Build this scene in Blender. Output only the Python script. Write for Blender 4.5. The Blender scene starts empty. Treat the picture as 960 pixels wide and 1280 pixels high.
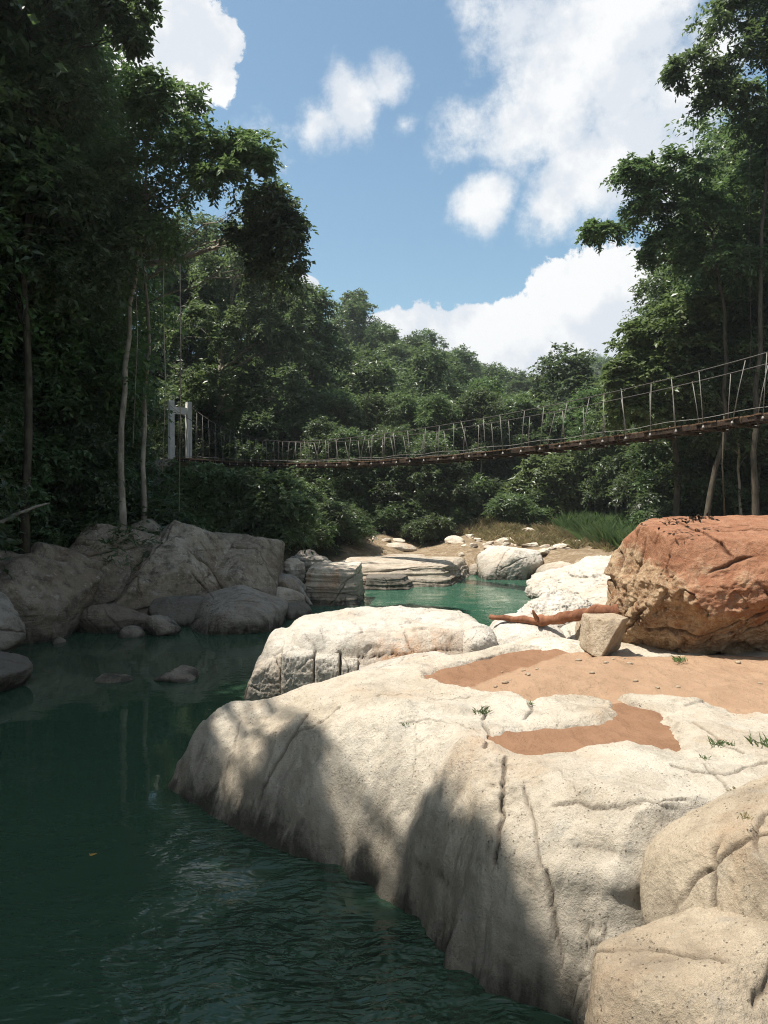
import bpy, math, random
import numpy as np
from mathutils import Vector, Matrix

random.seed(7)
RNG = np.random.default_rng(11)
SC = bpy.context.scene
COL = SC.collection
R = math.radians
SUN_AZ = math.atan2(-1.0, -0.04); SUN_EL = R(68)

# ------------------------------------------------------------------ camera
EYE = Vector((0.0, 0.0, 4.0))
PITCH = math.atan(20 / 1000)          # looking very slightly down
F = 1000.0


def at(x, y, D):
    """World point seen at photo pixel (x, y) whose ground distance is D."""
    u, v = (x - 480) / F, (640 - y) / F
    d = (u, math.cos(PITCH) + v * math.sin(PITCH), -math.sin(PITCH) + v * math.cos(PITCH))
    t = D / d[1]
    return Vector((u * t, D, EYE.z + d[2] * t))


def on_level(x, y, h):
    """World point on the level z = h seen at photo pixel (x, y)."""
    u, v = (x - 480) / F, (640 - y) / F
    d = (u, math.cos(PITCH) + v * math.sin(PITCH), -math.sin(PITCH) + v * math.cos(PITCH))
    t = (h - EYE.z) / d[2]
    return (u * t, d[1] * t)


cam = bpy.data.cameras.new('camera')
cam.sensor_fit = 'AUTO'
cam.sensor_width = 36.0
cam.lens = F / 1280 * 36.0
cam.clip_end = 3000
cam.clip_start = 0.05
cam_o = bpy.data.objects.new('camera', cam)
COL.objects.link(cam_o)
cam_o.location = EYE
cam_o.rotation_euler = (math.pi / 2 - PITCH, 0, 0)
SC.camera = cam_o

# ------------------------------------------------------------------ noise
_perm = np.random.default_rng(3).permutation(512).astype(np.int64)
_perm = np.concatenate([_perm, _perm])
_gr = np.random.default_rng(5).normal(size=(512, 3))
_gr /= np.linalg.norm(_gr, axis=1)[:, None]


def perlin(P):
    P = np.asarray(P, float)
    i = np.floor(P).astype(np.int64)
    f = P - i
    u = f * f * f * (f * (f * 6 - 15) + 10)
    i &= 255
    out = np.zeros(len(P))
    for dx in (0, 1):
        wx = u[:, 0] if dx else 1 - u[:, 0]
        for dy in (0, 1):
            wy = u[:, 1] if dy else 1 - u[:, 1]
            for dz in (0, 1):
                wz = u[:, 2] if dz else 1 - u[:, 2]
                h = _perm[(_perm[(_perm[(i[:, 0] + dx) & 255] + i[:, 1] + dy) & 511] + i[:, 2] + dz) & 511]
                g = _gr[h]
                dd = g[:, 0] * (f[:, 0] - dx) + g[:, 1] * (f[:, 1] - dy) + g[:, 2] * (f[:, 2] - dz)
                out += wx * wy * wz * dd
    return out * 1.5


def fbm(P, o=4, gain=0.5, lac=2.03):
    P = np.asarray(P, float)
    a, s = 1.0, np.zeros(len(P))
    for k in range(o):
        s += a * perlin(P + 17.3 * k)
        P = P * lac
        a *= gain
    return s


def ridged(P, o=4, gain=0.5):
    P = np.asarray(P, float)
    a, s = 1.0, np.zeros(len(P))
    for k in range(o):
        s += a * (1 - 2 * np.abs(perlin(P + 9.1 * k)))
        P = P * 2.07
        a *= gain
    return s


def vor3(P):
    """nearest and second nearest jittered cell: F1, F2 - F1, cell random vector"""
    P = np.asarray(P, float)
    i = np.floor(P).astype(np.int64)
    b1 = np.full(len(P), 9.0); b2 = np.full(len(P), 9.0); rnd = np.zeros((len(P), 3))
    for dx in (-1, 0, 1):
        for dy in (-1, 0, 1):
            for dz in (-1, 0, 1):
                c = i + np.array([dx, dy, dz])
                h = _perm[(_perm[(_perm[c[:, 0] & 255] + c[:, 1]) & 511] + c[:, 2]) & 511]
                g = _gr[h]
                d = np.linalg.norm(c + 0.5 + 0.42 * g - P, axis=1)
                n = d < b1
                b2 = np.where(n, b1, np.minimum(b2, d))
                b1 = np.where(n, d, b1)
                rnd[n] = _gr[(h[n] + 77) & 511]
    return b1, b2 - b1, rnd


def sstep(a, b, x):
    t = np.clip((x - a) / (b - a), 0, 1)
    return t * t * (3 - 2 * t)


def poly_sd(px, py, poly):
    """signed distance to a polygon, positive inside"""
    poly = np.asarray(poly, float)
    n = len(poly)
    best = np.full(px.shape, 1e9)
    inside = np.zeros(px.shape, bool)
    for k in range(n):
        x0, y0 = poly[k]
        x1, y1 = poly[(k + 1) % n]
        ex, ey = x1 - x0, y1 - y0
        t = np.clip(((px - x0) * ex + (py - y0) * ey) / (ex * ex + ey * ey + 1e-12), 0, 1)
        best = np.minimum(best, np.hypot(px - x0 - t * ex, py - y0 - t * ey))
        cond = ((y0 > py) != (y1 > py))
        with np.errstate(divide='ignore', invalid='ignore'):
            xi = (x1 - x0) * (py - y0) / (y1 - y0 + 1e-15) + x0
        inside ^= cond & (px < xi)
    return np.where(inside, best, -best)


# ------------------------------------------------------------------ mesh helpers
def mesh_np(name, V, Fc, smooth=True):
    V = np.asarray(V, np.float32)
    Fc = np.asarray(Fc, np.int32)
    k = Fc.shape[1]
    me = bpy.data.meshes.new(name)
    me.vertices.add(len(V))
    me.vertices.foreach_set('co', V.ravel())
    me.loops.add(Fc.size)
    me.loops.foreach_set('vertex_index', Fc.ravel())
    me.polygons.add(len(Fc))
    me.polygons.foreach_set('loop_start', np.arange(0, Fc.size, k, dtype=np.int32))
    me.polygons.foreach_set('loop_total', np.full(len(Fc), k, np.int32))
    me.polygons.foreach_set('use_smooth', np.full(len(Fc), smooth, bool))
    me.update(calc_edges=True)
    me.validate()
    return me


def link(name, me, mat=None, parent=None, loc=None):
    o = bpy.data.objects.new(name, me)
    COL.objects.link(o)
    if mat is not None and me is not None:
        me.materials.clear()
        me.materials.append(mat)
    if parent is not None:
        o.parent = parent
    if loc is not None:
        o.location = loc
    return o


def tag(o, label=None, cat=None, group=None, kind=None):
    if label: o['label'] = label
    if cat: o['category'] = cat
    if group: o['group'] = group
    if kind: o['kind'] = kind
    return o


def attr(me, name, vals):
    a = me.attributes.new(name, 'FLOAT', 'POINT')
    a.data.foreach_set('value', np.asarray(vals, np.float32))


def tube(pts, rad, sides=8, cap=True):
    """one tapered tube -> (V, quads); quads only (caps closed by a tiny ring)"""
    pts = np.asarray(pts, float)
    rad = np.asarray(rad, float)
    if cap:
        pts = np.vstack([pts[:1], pts, pts[-1:]])
        rad = np.concatenate([[1e-4], rad, [1e-4]])
    n = len(pts)
    T = np.gradient(pts, axis=0)
    if cap:
        T[0] = T[2]; T[1] = T[2]; T[-1] = T[-3]; T[-2] = T[-3]
    T /= np.linalg.norm(T, axis=1)[:, None] + 1e-9
    ref = np.array([0.0, 0, 1]) if abs(T[n // 2][2]) < 0.8 else np.array([0.9, 0.44, 0])
    S = np.cross(T, ref); S /= np.linalg.norm(S, axis=1)[:, None] + 1e-9
    U = np.cross(S, T)
    a = np.arange(sides) / sides * 2 * np.pi
    V = pts[:, None, :] + rad[:, None, None] * (np.cos(a)[None, :, None] * S[:, None, :] + np.sin(a)[None, :, None] * U[:, None, :])
    i = np.arange(n - 1)[:, None] * sides
    j = np.arange(sides)[None, :]
    j2 = (j + 1) % sides
    Q = np.stack([i + j, i + j2, i + sides + j2, i + sides + j], -1).reshape(-1, 4)
    return V.reshape(-1, 3), Q


def join(parts):
    Vs, Fs, b = [], [], 0
    for V, Q in parts:
        Vs.append(V); Fs.append(np.asarray(Q) + b); b += len(V)
    return np.vstack(Vs), np.vstack(Fs)


def box(c, half, rot=None):
    s = np.array([[-1, -1, -1], [1, -1, -1], [1, 1, -1], [-1, 1, -1], [-1, -1, 1], [1, -1, 1], [1, 1, 1], [-1, 1, 1]], float) * np.asarray(half)
    if rot is not None:
        s = s @ np.asarray(rot).T
    q = np.array([[0, 3, 2, 1], [4, 5, 6, 7], [0, 1, 5, 4], [1, 2, 6, 5], [2, 3, 7, 6], [3, 0, 4, 7]])
    return s + np.asarray(c), q


# ------------------------------------------------------------------ materials
class NT:
    def __init__(self, name):
        self.m = bpy.data.materials.new(name)
        self.m.use_nodes = True
        self.t = self.m.node_tree
        self.t.nodes.clear()
        self.out = self.n('ShaderNodeOutputMaterial')

    def n(self, typ, **kw):
        nd = self.t.nodes.new(typ)
        for k, v in kw.items():
            setattr(nd, k, v)
        return nd

    def l(self, a, b):
        self.t.links.new(a, b)

    def pos(self):
        return self.n('ShaderNodeNewGeometry').outputs['Position']

    def mapping(self, vec, scale=(1, 1, 1), rot=(0, 0, 0), loc=(0, 0, 0)):
        mp = self.n('ShaderNodeMapping')
        mp.inputs['Scale'].default_value = scale
        mp.inputs['Rotation'].default_value = rot
        mp.inputs['Location'].default_value = loc
        self.l(vec, mp.inputs['Vector'])
        return mp.outputs['Vector']

    def noise(self, vec, scale, detail=5, rough=0.55, dist=0.0):
        nd = self.n('ShaderNodeTexNoise')
        nd.inputs['Scale'].default_value = scale
        nd.inputs['Detail'].default_value = detail
        nd.inputs['Roughness'].default_value = rough
        nd.inputs['Distortion'].default_value = dist
        self.l(vec, nd.inputs['Vector'])
        return nd.outputs['Fac']

    def vor(self, vec, scale, feature='F1', out='Distance'):
        nd = self.n('ShaderNodeTexVoronoi', feature=feature)
        nd.inputs['Scale'].default_value = scale
        self.l(vec, nd.inputs['Vector'])
        return nd.outputs[out]

    def ramp(self, fac, stops):
        nd = self.n('ShaderNodeValToRGB')
        cr = nd.color_ramp
        while len(cr.elements) < len(stops):
            cr.elements.new(0.5)
        for e, (p, c) in zip(cr.elements, stops):
            e.position = p
            e.color = (c, c, c, 1) if not isinstance(c, (tuple, list)) else (*c, 1)
        self.l(fac, nd.inputs['Fac'])
        return nd.outputs['Color']

    def rng(self, fac, a, b, c=0.0, d=1.0, clamp=True):
        nd = self.n('ShaderNodeMapRange')
        nd.clamp = clamp
        for i, v in zip((1, 2, 3, 4), (a, b, c, d)):
            nd.inputs[i].default_value = v
        self.l(fac, nd.inputs[0])
        return nd.outputs[0]

    def math(self, op, a, b=None, clamp=False):
        nd = self.n('ShaderNodeMath', operation=op)
        nd.use_clamp = clamp
        for i, v in enumerate((a, b)):
            if v is None: continue
            if isinstance(v, (int, float)): nd.inputs[i].default_value = v
            else: self.l(v, nd.inputs[i])
        return nd.outputs[0]

    def mix(self, fac, a, b, blend='MIX'):
        nd = self.n('ShaderNodeMix', data_type='RGBA', blend_type=blend)
        for s, v in ((nd.inputs[0], fac), (nd.inputs[6], a), (nd.inputs[7], b)):
            if isinstance(v, (int, float)): s.default_value = v
            elif isinstance(v, (tuple, list)): s.default_value = (*v, 1)
            else: self.l(v, s)
        return nd.outputs[2]

    def attr(self, name):
        nd = self.n('ShaderNodeAttribute')
        nd.attribute_name = name
        return nd.outputs['Fac']

    def bump(self, h, strength, dist, prev=None):
        nd = self.n('ShaderNodeBump')
        nd.inputs['Strength'].default_value = strength
        nd.inputs['Distance'].default_value = dist
        self.l(h, nd.inputs['Height'])
        if prev is not None: self.l(prev, nd.inputs['Normal'])
        return nd.outputs['Normal']

    def bsdf(self, color, rough=0.85, normal=None, spec=0.3):
        b = self.n('ShaderNodeBsdfPrincipled')
        if isinstance(color, (tuple, list)): b.inputs['Base Color'].default_value = (*color, 1)
        else: self.l(color, b.inputs['Base Color'])
        if isinstance(rough, (int, float)): b.inputs['Roughness'].default_value = rough
        else: self.l(rough, b.inputs['Roughness'])
        b.inputs['Specular IOR Level'].default_value = spec
        if normal is not None: self.l(normal, b.inputs['Normal'])
        self.l(b.outputs[0], self.out.inputs[0])
        return b


def rock_mat(name, pale, mid, dark, stain=(0.42, 0.25, 0.13), stain_amt=0.25, scale=1.0, wet=True, dark_lo=0.35, pit=1.0, strata=0.0, pale_patch=0.0):
    m = NT(name)
    P = m.pos()
    big = m.noise(P, 0.55 * scale, 6, 0.6, 0.3)
    med = m.noise(P, 3.1 * scale, 8, 0.68, 0.2)
    fine = m.noise(P, 26 * scale, 7, 0.72)
    grain = m.noise(P, 110 * scale, 3, 0.7)
    c = m.mix(m.rng(big, 0.36, 0.62), mid, pale)
    c = m.mix(m.math('MULTIPLY', m.rng(med, 0.52, 0.30), dark_lo * 2), c, dark)
    # mineral stains
    st = m.noise(m.mapping(P, (1, 1, 0.45), loc=(4.2, 1.7, 9.1)), 0.9 * scale, 6, 0.65, 0.4)
    c = m.mix(m.math('MULTIPLY', m.rng(st, 0.53, 0.70), stain_amt * 2), c, stain)
    stk = m.noise(m.mapping(P, (1.9, 1.9, 0.32), loc=(1.2, 6.6, 0)), 1.3 * scale, 6, 0.62, 0.5)
    c = m.mix(m.rng(stk, 0.52, 0.68, 0, 0.5), c, tuple(v * 0.55 for v in mid))
    gp = m.noise(m.mapping(P, loc=(11, 2, 8)), 2.3 * scale, 8, 0.7, 0.4)
    c = m.mix(m.rng(gp, 0.56, 0.64, 0, 0.32), c, (0.30, 0.29, 0.265))
    if pale_patch:
        li = m.noise(m.mapping(P, loc=(31, 7, 2)), 5.5 * scale, 6, 0.7)
        c = m.mix(m.math('MULTIPLY', m.rng(li, 0.58, 0.66), pale_patch), c, (0.55, 0.53, 0.47))  # paler grey patches scattered by noise
    # speckle of mineral grains
    c = m.mix(m.rng(grain, 0.42, 0.30, 0, 0.35), c, dark)
    c = m.mix(m.rng(fine, 0.62, 0.74, 0, 0.30), c, pale)
    # dirty small pits
    pd = m.vor(P, 30 * scale)
    pc = m.n('ShaderNodeSeparateColor'); m.l(m.vor(P, 30 * scale, out='Color'), pc.inputs[0])
    pitm = m.math('MULTIPLY', m.rng(m.math('ADD', pd, m.math('MULTIPLY', m.math('SUBTRACT', fine, 0.5), 0.5)), 0.25, 0.10), m.math('MULTIPLY', m.rng(pc.outputs[0], 0.60, 0.95), m.rng(m.noise(m.mapping(P, loc=(7, 3, 5)), 1.1, 3, 0.6), 0.42, 0.62, 0.1, 1.0)))
    sp2 = m.noise(m.mapping(P, loc=(3, 8, 1)), 46 * scale, 4, 0.7)
    c = m.mix(m.rng(sp2, 0.46, 0.33, 0, 0.27), c, dark)
    c = m.mix(m.rng(sp2, 0.56, 0.68, 0, 0.30), c, tuple(min(.7, v * 1.15) for v in pale))
    c = m.mix(m.math('MULTIPLY', pitm, 0.5 * pit), c, tuple(v * 0.33 for v in dark))
    # soil held in the cracks
    cr = m.attr('crack')
    c = m.mix(m.math('MULTIPLY', cr, 0.85), c, (0.075, 0.055, 0.04))
    rs = m.attr('rust')
    rf = m.math('MULTIPLY', rs, m.rng(m.noise(P, 4.0, 6, 0.7), 0.36, 0.6))
    c = m.mix(rf, c, (0.50, 0.24, 0.10))
    if wet:   # painted shade and flood stain low down; algae and damp line above the water
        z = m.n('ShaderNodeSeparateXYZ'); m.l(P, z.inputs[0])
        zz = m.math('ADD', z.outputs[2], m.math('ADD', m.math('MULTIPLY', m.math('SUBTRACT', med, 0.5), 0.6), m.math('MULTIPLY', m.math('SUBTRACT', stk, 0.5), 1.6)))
        c = m.mix(m.rng(zz, 1.25, 0.15, 0, 0.74), c, (0.155, 0.13, 0.098))  # flood stain made stronger to paint shade on the lower face
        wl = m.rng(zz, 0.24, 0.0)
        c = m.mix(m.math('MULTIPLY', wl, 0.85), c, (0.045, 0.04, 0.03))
    n = m.bump(big, 0.25, 0.25)
    n = m.bump(med, 0.6, 0.10, n)
    n = m.bump(fine, 0.85, 0.035, n)
    n = m.bump(m.math('MULTIPLY', pitm, -1), 0.9, 0.03, n)
    n = m.bump(sp2, 0.42, 0.014, n)
    n = m.bump(grain, 0.5, 0.008, n)
    if strata:
        sv = m.noise(m.mapping(P, (0.5, 0.5, 7.0)), 1.6, 5, 0.6)
        n = m.bump(sv, strata, 0.12, n)
    m.bsdf(c, 0.88, n, 0.25)
    return m.m


M = {}
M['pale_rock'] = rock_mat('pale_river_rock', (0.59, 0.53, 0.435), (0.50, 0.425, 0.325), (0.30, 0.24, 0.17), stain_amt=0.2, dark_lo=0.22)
M['tan_rock'] = rock_mat('tan_river_rock', (0.50, 0.415, 0.305), (0.40, 0.31, 0.215), (0.21, 0.16, 0.11), stain_amt=0.25, dark_lo=0.3)
M['far_rock'] = rock_mat('far_pale_rock', (0.66, 0.60, 0.50), (0.57, 0.48, 0.37), (0.27, 0.21, 0.15), stain=(0.42, 0.21, 0.10), stain_amt=0.4, strata=0.5, dark_lo=0.25)
M['bank_rock'] = rock_mat('brown_bank_rock', (0.37, 0.315, 0.24), (0.22, 0.175, 0.125), (0.07, 0.055, 0.04), stain=(0.17, 0.09, 0.05), stain_amt=0.3, dark_lo=0.5, pale_patch=0.45, strata=0.35)
M['wall_pale'] = rock_mat('streaked_bank_rock', (0.44, 0.385, 0.305), (0.28, 0.23, 0.165), (0.09, 0.073, 0.053), stain=(0.17, 0.09, 0.05), stain_amt=0.3, dark_lo=0.6, pale_patch=0.6, strata=0.35)
M['grey_rock'] = rock_mat('grey_bank_rock', (0.42, 0.38, 0.32), (0.30, 0.265, 0.22), (0.13, 0.11, 0.09), stain=(0.33, 0.2, 0.11), stain_amt=0.3, dark_lo=0.45)
M['dark_rock'] = rock_mat('dark_grey_rock', (0.22, 0.21, 0.19), (0.14, 0.13, 0.115), (0.06, 0.055, 0.05), stain_amt=0.1, dark_lo=0.4, strata=0.4)
M['white_rock'] = rock_mat('white_river_rock', (0.61, 0.57, 0.505), (0.54, 0.485, 0.40), (0.36, 0.3, 0.23), stain_amt=0.18, dark_lo=0.2)


def red_rock():
    m = NT('red_stained_rock')
    P = m.pos()
    big = m.noise(P, 0.9, 6, 0.6, 0.4)
    med = m.noise(P, 3.6, 9, 0.72, 0.3)
    fine = m.noise(P, 21, 7, 0.75)
    red = m.mix(m.rng(med, 0.3, 0.7), (0.255, 0.105, 0.054), (0.40, 0.215, 0.128))
    red = m.mix(m.rng(fine, 0.6, 0.72, 0, 0.5), red, (0.55, 0.36, 0.25))
    tan = m.mix(m.rng(med, 0.35, 0.65), (0.23, 0.11, 0.05), (0.48, 0.35, 0.22))
    tan = m.mix(m.rng(fine, 0.5, 0.66, 0, 0.6), tan, (0.62, 0.52, 0.38))
    a = m.attr('fresh')
    f = m.math('ADD', a, m.math('MULTIPLY', m.math('SUBTRACT', big, 0.5), 1.6))
    f = m.math('ADD', f, m.math('MULTIPLY', m.math('SUBTRACT', med, 0.5), 1.0))
    c = m.mix(m.rng(f, 0.52, 0.85), red, tan)
    cr = m.attr('crack')
    c = m.mix(m.math('MULTIPLY', cr, 0.8), c, (0.06, 0.03, 0.02))
    pv = m.noise(P, 13, 3, 0.6, 0.6)
    pitm = m.rng(pv, 0.34, 0.27)
    c = m.mix(m.math('MULTIPLY', pitm, 0.6), c, (0.09, 0.04, 0.022))
    n = m.bump(big, 0.3, 0.2)
    n = m.bump(med, 0.8, 0.10, n)
    n = m.bump(fine, 0.7, 0.03, n)
    n = m.bump(m.math('MULTIPLY', pitm, -1), 0.5, 0.02, n)
    m.bsdf(c, 0.9, n, 0.2)
    return m.m


M['red_rock'] = red_rock()


def sand_mat():
    m = NT('river_sand')
    P = m.pos()
    med = m.noise(P, 2.2, 6, 0.6)
    fine = m.noise(P, 14, 6, 0.7)
    grain = m.noise(P, 240, 2, 0.6)
    dry = m.mix(m.rng(med, 0.3, 0.7), (0.33, 0.21, 0.13), (0.41, 0.27, 0.172))
    wet = m.mix(m.rng(med, 0.3, 0.7), (0.235, 0.128, 0.072), (0.30, 0.17, 0.10))
    w = m.math('ADD', m.attr('wet'), m.math('MULTIPLY', m.math('SUBTRACT', fine, 0.5), 0.5))
    c = m.mix(m.rng(w, 0.35, 0.65), dry, wet)
    c = m.mix(m.rng(grain, 0.4, 0.25, 0, 0.5), c, (0.14, 0.075, 0.045))
    pock = m.vor(m.mapping(P, (1, 0.7, 1)), 5.5)
    dots = m.noise(P, 26, 2, 0.5)
    c = m.mix(m.rng(dots, 0.70, 0.76, 0, 0.6), c, (0.11, 0.065, 0.04))
    n = m.bump(pock, 0.45, 0.07)
    n = m.bump(fine, 0.9, 0.05, n)
    n = m.bump(grain, 0.35, 0.005, n)
    m.bsdf(c, 0.92, n, 0.15)
    return m.m


M['sand'] = sand_mat()


def water_mat():
    m = NT('turbid_green_water')
    P = m.pos()
    warp = m.n('ShaderNodeTexNoise'); warp.inputs['Scale'].default_value = 0.9; warp.inputs['Detail'].default_value = 2
    m.l(P, warp.inputs['Vector'])
    vm = m.n('ShaderNodeVectorMath', operation='MULTIPLY_ADD')
    m.l(warp.outputs['Color'], vm.inputs[0]); vm.inputs[1].default_value = (0.5, 0.5, 0); m.l(P, vm.inputs[2])
    Pw = vm.outputs[0]
    sw = m.noise(m.mapping(P, (0.35, 0.8, 1)), 0.5, 3, 0.5)
    r1 = m.noise(m.mapping(Pw, (1.0, 2.0, 1), rot=(0, 0, R(-16))), 2.6, 2, 0.5, 0.3)
    r2 = m.noise(m.mapping(Pw, (1.0, 2.1, 1), rot=(0, 0, R(10))), 6.0, 2, 0.5, 0.4)
    calm = m.noise(P, 0.55, 3, 0.55)
    breeze = m.rng(calm, 0.40, 0.60, 0.06, 1.0)
    sep = m.n('ShaderNodeSeparateXYZ'); m.l(P, sep.inputs[0])
    near = m.rng(sep.outputs[1], 7.4, 10.5, 1.0, 0.04)      # a breeze ruffles the open corner, the rest lies still
    nx = m.rng(m.math('ADD', sep.outputs[0], m.math('MULTIPLY', sep.outputs[1], 0.12)), -1.7, -0.2, 0.10, 1.0)
    amp = m.math('MULTIPLY', m.math('MULTIPLY', breeze, near), nx)
    crest = m.math('ADD', m.math('MULTIPLY', m.rng(r1, 0.36, 0.66), 0.75), m.math('MULTIPLY', m.rng(r2, 0.36, 0.66), 0.34))
    h = m.math('ADD', m.math('MULTIPLY', crest, amp), m.math('MULTIPLY', sw, 0.10))
    n = m.bump(h, 1.0, 0.19)
    murk = m.noise(P, 0.25, 3, 0.5)
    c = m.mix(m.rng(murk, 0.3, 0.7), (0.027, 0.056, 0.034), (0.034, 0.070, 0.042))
    c = m.mix(m.rng(m.math('ADD', sep.outputs[1], m.math('MULTIPLY', murk, 6.0)), 24.5, 31.0), c, (0.040, 0.112, 0.072))  # far pool painted lighter to stand for the sunlight on it
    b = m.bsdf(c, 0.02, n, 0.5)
    b.inputs['IOR'].default_value = 1.33
    return m.m


M['water'] = water_mat()


def leaf_mat(name, c1, c2, back=None, gloss=0.5):
    m = NT(name)
    geo = m.n('ShaderNodeNewGeometry')
    oi = m.n('ShaderNodeObjectInfo')
    c = m.mix(geo.outputs['Random Per Island'], c1, c2)
    hv = m.n('ShaderNodeHueSaturation')
    m.l(m.rng(oi.outputs['Random'], 0, 1, 0.478, 0.515), hv.inputs['Hue'])
    m.l(m.rng(oi.outputs['Random'], 0, 1, 0.8, 1.05), hv.inputs['Saturation'])
    pn = m.noise(geo.outputs['Position'], 0.35, 3, 0.6)
    m.l(m.math('MULTIPLY', m.rng(oi.outputs['Random'], 0, 1, 0.75, 1.3), m.rng(pn, 0.3, 0.7, 0.7, 1.35)), hv.inputs['Value'])
    m.l(c, hv.inputs['Color'])
    col = hv.outputs[0]
    b = m.n('ShaderNodeBsdfPrincipled')
    m.l(col, b.inputs['Base Color'])
    b.inputs['Roughness'].default_value = 0.37
    b.inputs['Specular IOR Level'].default_value = gloss
    tr = m.n('ShaderNodeBsdfTranslucent')
    m.l(m.mix(0.5, col, (0.17, 0.25, 0.07)), tr.inputs['Color'])
    ms = m.n('ShaderNodeMixShader')
    ms.inputs[0].default_value = 0.46
    m.l(b.outputs[0], ms.inputs[1]); m.l(tr.outputs[0], ms.inputs[2])
    m.l(ms.outputs[0], m.out.inputs[0])
    return m.m


M['leaf_dark'] = leaf_mat('dark_rainforest_leaves', (0.048, 0.086, 0.036), (0.105, 0.150, 0.064))
M['leaf_mid'] = leaf_mat('green_rainforest_leaves', (0.070, 0.122, 0.046), (0.140, 0.195, 0.078))
M['leaf_olive'] = leaf_mat('olive_leaves', (0.085, 0.125, 0.045), (0.16, 0.20, 0.075))
M['leaf_bright'] = leaf_mat('bright_green_leaves', (0.065, 0.145, 0.045), (0.13, 0.23, 0.075))
M['grass'] = leaf_mat('fresh_bank_grass', (0.08, 0.15, 0.05), (0.17, 0.23, 0.10), gloss=0.2)
M['dry_grass'] = leaf_mat('dry_straw_grass', (0.36, 0.28, 0.13), (0.52, 0.41, 0.21), gloss=0.2)
M['palm'] = leaf_mat('pale_palm_leaves', (0.11, 0.15, 0.08), (0.20, 0.24, 0.15))


def bark_mat(name, a, b_):
    m = NT(name)
    P = m.pos()
    n1 = m.noise(m.mapping(P, (1, 1, 0.3)), 7, 6, 0.65)
    n2 = m.noise(P, 1.3, 4, 0.6)
    c = m.mix(m.rng(n1, 0.35, 0.65), a, b_)
    c = m.mix(m.rng(n2, 0.5, 0.65, 0, 0.5), c, tuple(v * 1.5 for v in b_))
    n = m.bump(n1, 0.7, 0.05)
    m.bsdf(c, 0.9, n, 0.2)
    return m.m


M['bark'] = bark_mat('grey_bark', (0.045, 0.037, 0.028), (0.10, 0.085, 0.062))
M['pale_bark'] = bark_mat('pale_bark', (0.20, 0.17, 0.13), (0.38, 0.34, 0.28))
M['log_bark'] = bark_mat('red_brown_driftwood', (0.12, 0.05, 0.028), (0.29, 0.13, 0.07))
M['grey_wood'] = bark_mat('weathered_wood', (0.16, 0.14, 0.11), (0.33, 0.30, 0.26))
M['dark_wood'] = bark_mat('dark_bridge_timber', (0.028, 0.020, 0.015), (0.075, 0.05, 0.035))
M['orange_wood'] = bark_mat('worn_deck_planks', (0.09, 0.055, 0.033), (0.20, 0.125, 0.075))


def plain(name, col, rough, metal=0.0, var=0.25, scale=6):
    m = NT(name)
    P = m.pos()
    n1 = m.noise(P, scale, 6, 0.65)
    c = m.mix(m.rng(n1, 0.35, 0.7), tuple(v * (1 - var) for v in col), col)
    n = m.bump(m.noise(P, scale * 5, 4, 0.6), 0.3, 0.01)
    b = m.bsdf(c, rough, n, 0.3)
    b.inputs['Metallic'].default_value = metal
    return m.m


M['white_paint'] = plain('weathered_white_paint', (0.80, 0.78, 0.73), 0.7, var=0.25, scale=2.5)
M['rope'] = plain('grey_steel_rope', (0.30, 0.28, 0.25), 0.6)
M['cable'] = plain('dark_steel_cable', (0.10, 0.09, 0.08), 0.5)
M['clamp'] = plain('pale_cast_block', (0.33, 0.31, 0.27), 0.8)
M['leaf_yellow'] = plain('fallen_yellow_leaf', (0.45, 0.28, 0.05), 0.6, var=0.4, scale=40)
M['leaf_litter'] = plain('dry_leaf_litter', (0.05, 0.032, 0.02), 0.9, var=0.5, scale=40)


def soil_mat():
    m = NT('forest_soil')
    P = m.pos()
    a = m.noise(P, 0.6, 6, 0.65)
    b = m.noise(P, 7, 6, 0.7)
    c = m.mix(m.rng(a, 0.35, 0.65), (0.045, 0.040, 0.026), (0.030, 0.042, 0.022))
    c = m.mix(m.rng(b, 0.55, 0.75, 0, 0.6), c, (0.10, 0.075, 0.05))
    g = m.attr('gravel')
    gv = m.vor(P, 3.2, out='Color')
    gs = m.n('ShaderNodeSeparateColor'); m.l(gv, gs.inputs[0])
    gr = m.mix(gs.outputs[0], (0.17, 0.125, 0.08), (0.36, 0.29, 0.21))
    gr = m.mix(m.rng(b, 0.4, 0.6), gr, (0.20, 0.14, 0.08))
    c = m.mix(m.rng(m.math('ADD', g, m.math('MULTIPLY', m.math('SUBTRACT', a, 0.5), 0.8)), 0.4, 0.6), c, gr)
    n = m.bump(b, 0.6, 0.08)
    n = m.bump(m.vor(P, 3.2), 0.4, 0.1, n)
    m.bsdf(c, 0.95, n, 0.1)
    return m.m


M['soil'] = soil_mat()

# ------------------------------------------------------------------ terrain
RIVER = [(-14, -40), (-11.5, -10), (-10.8, 12), (-12.5, 20), (-10.5, 25.5), (-7.0, 28), (-4.0, 30.5), (-1.5, 34),
         (0.5, 38.0), (3, 41.5), (6.5, 41), (7.2, 36), (5.6, 31), (4.3, 27), (3.4, 22), (2.2, 18.4), (0.0, 16),
         (-1.0, 13), (0, 9.6), (2.2, 6.0), (2.6, 3), (2.6, -40)]


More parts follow.
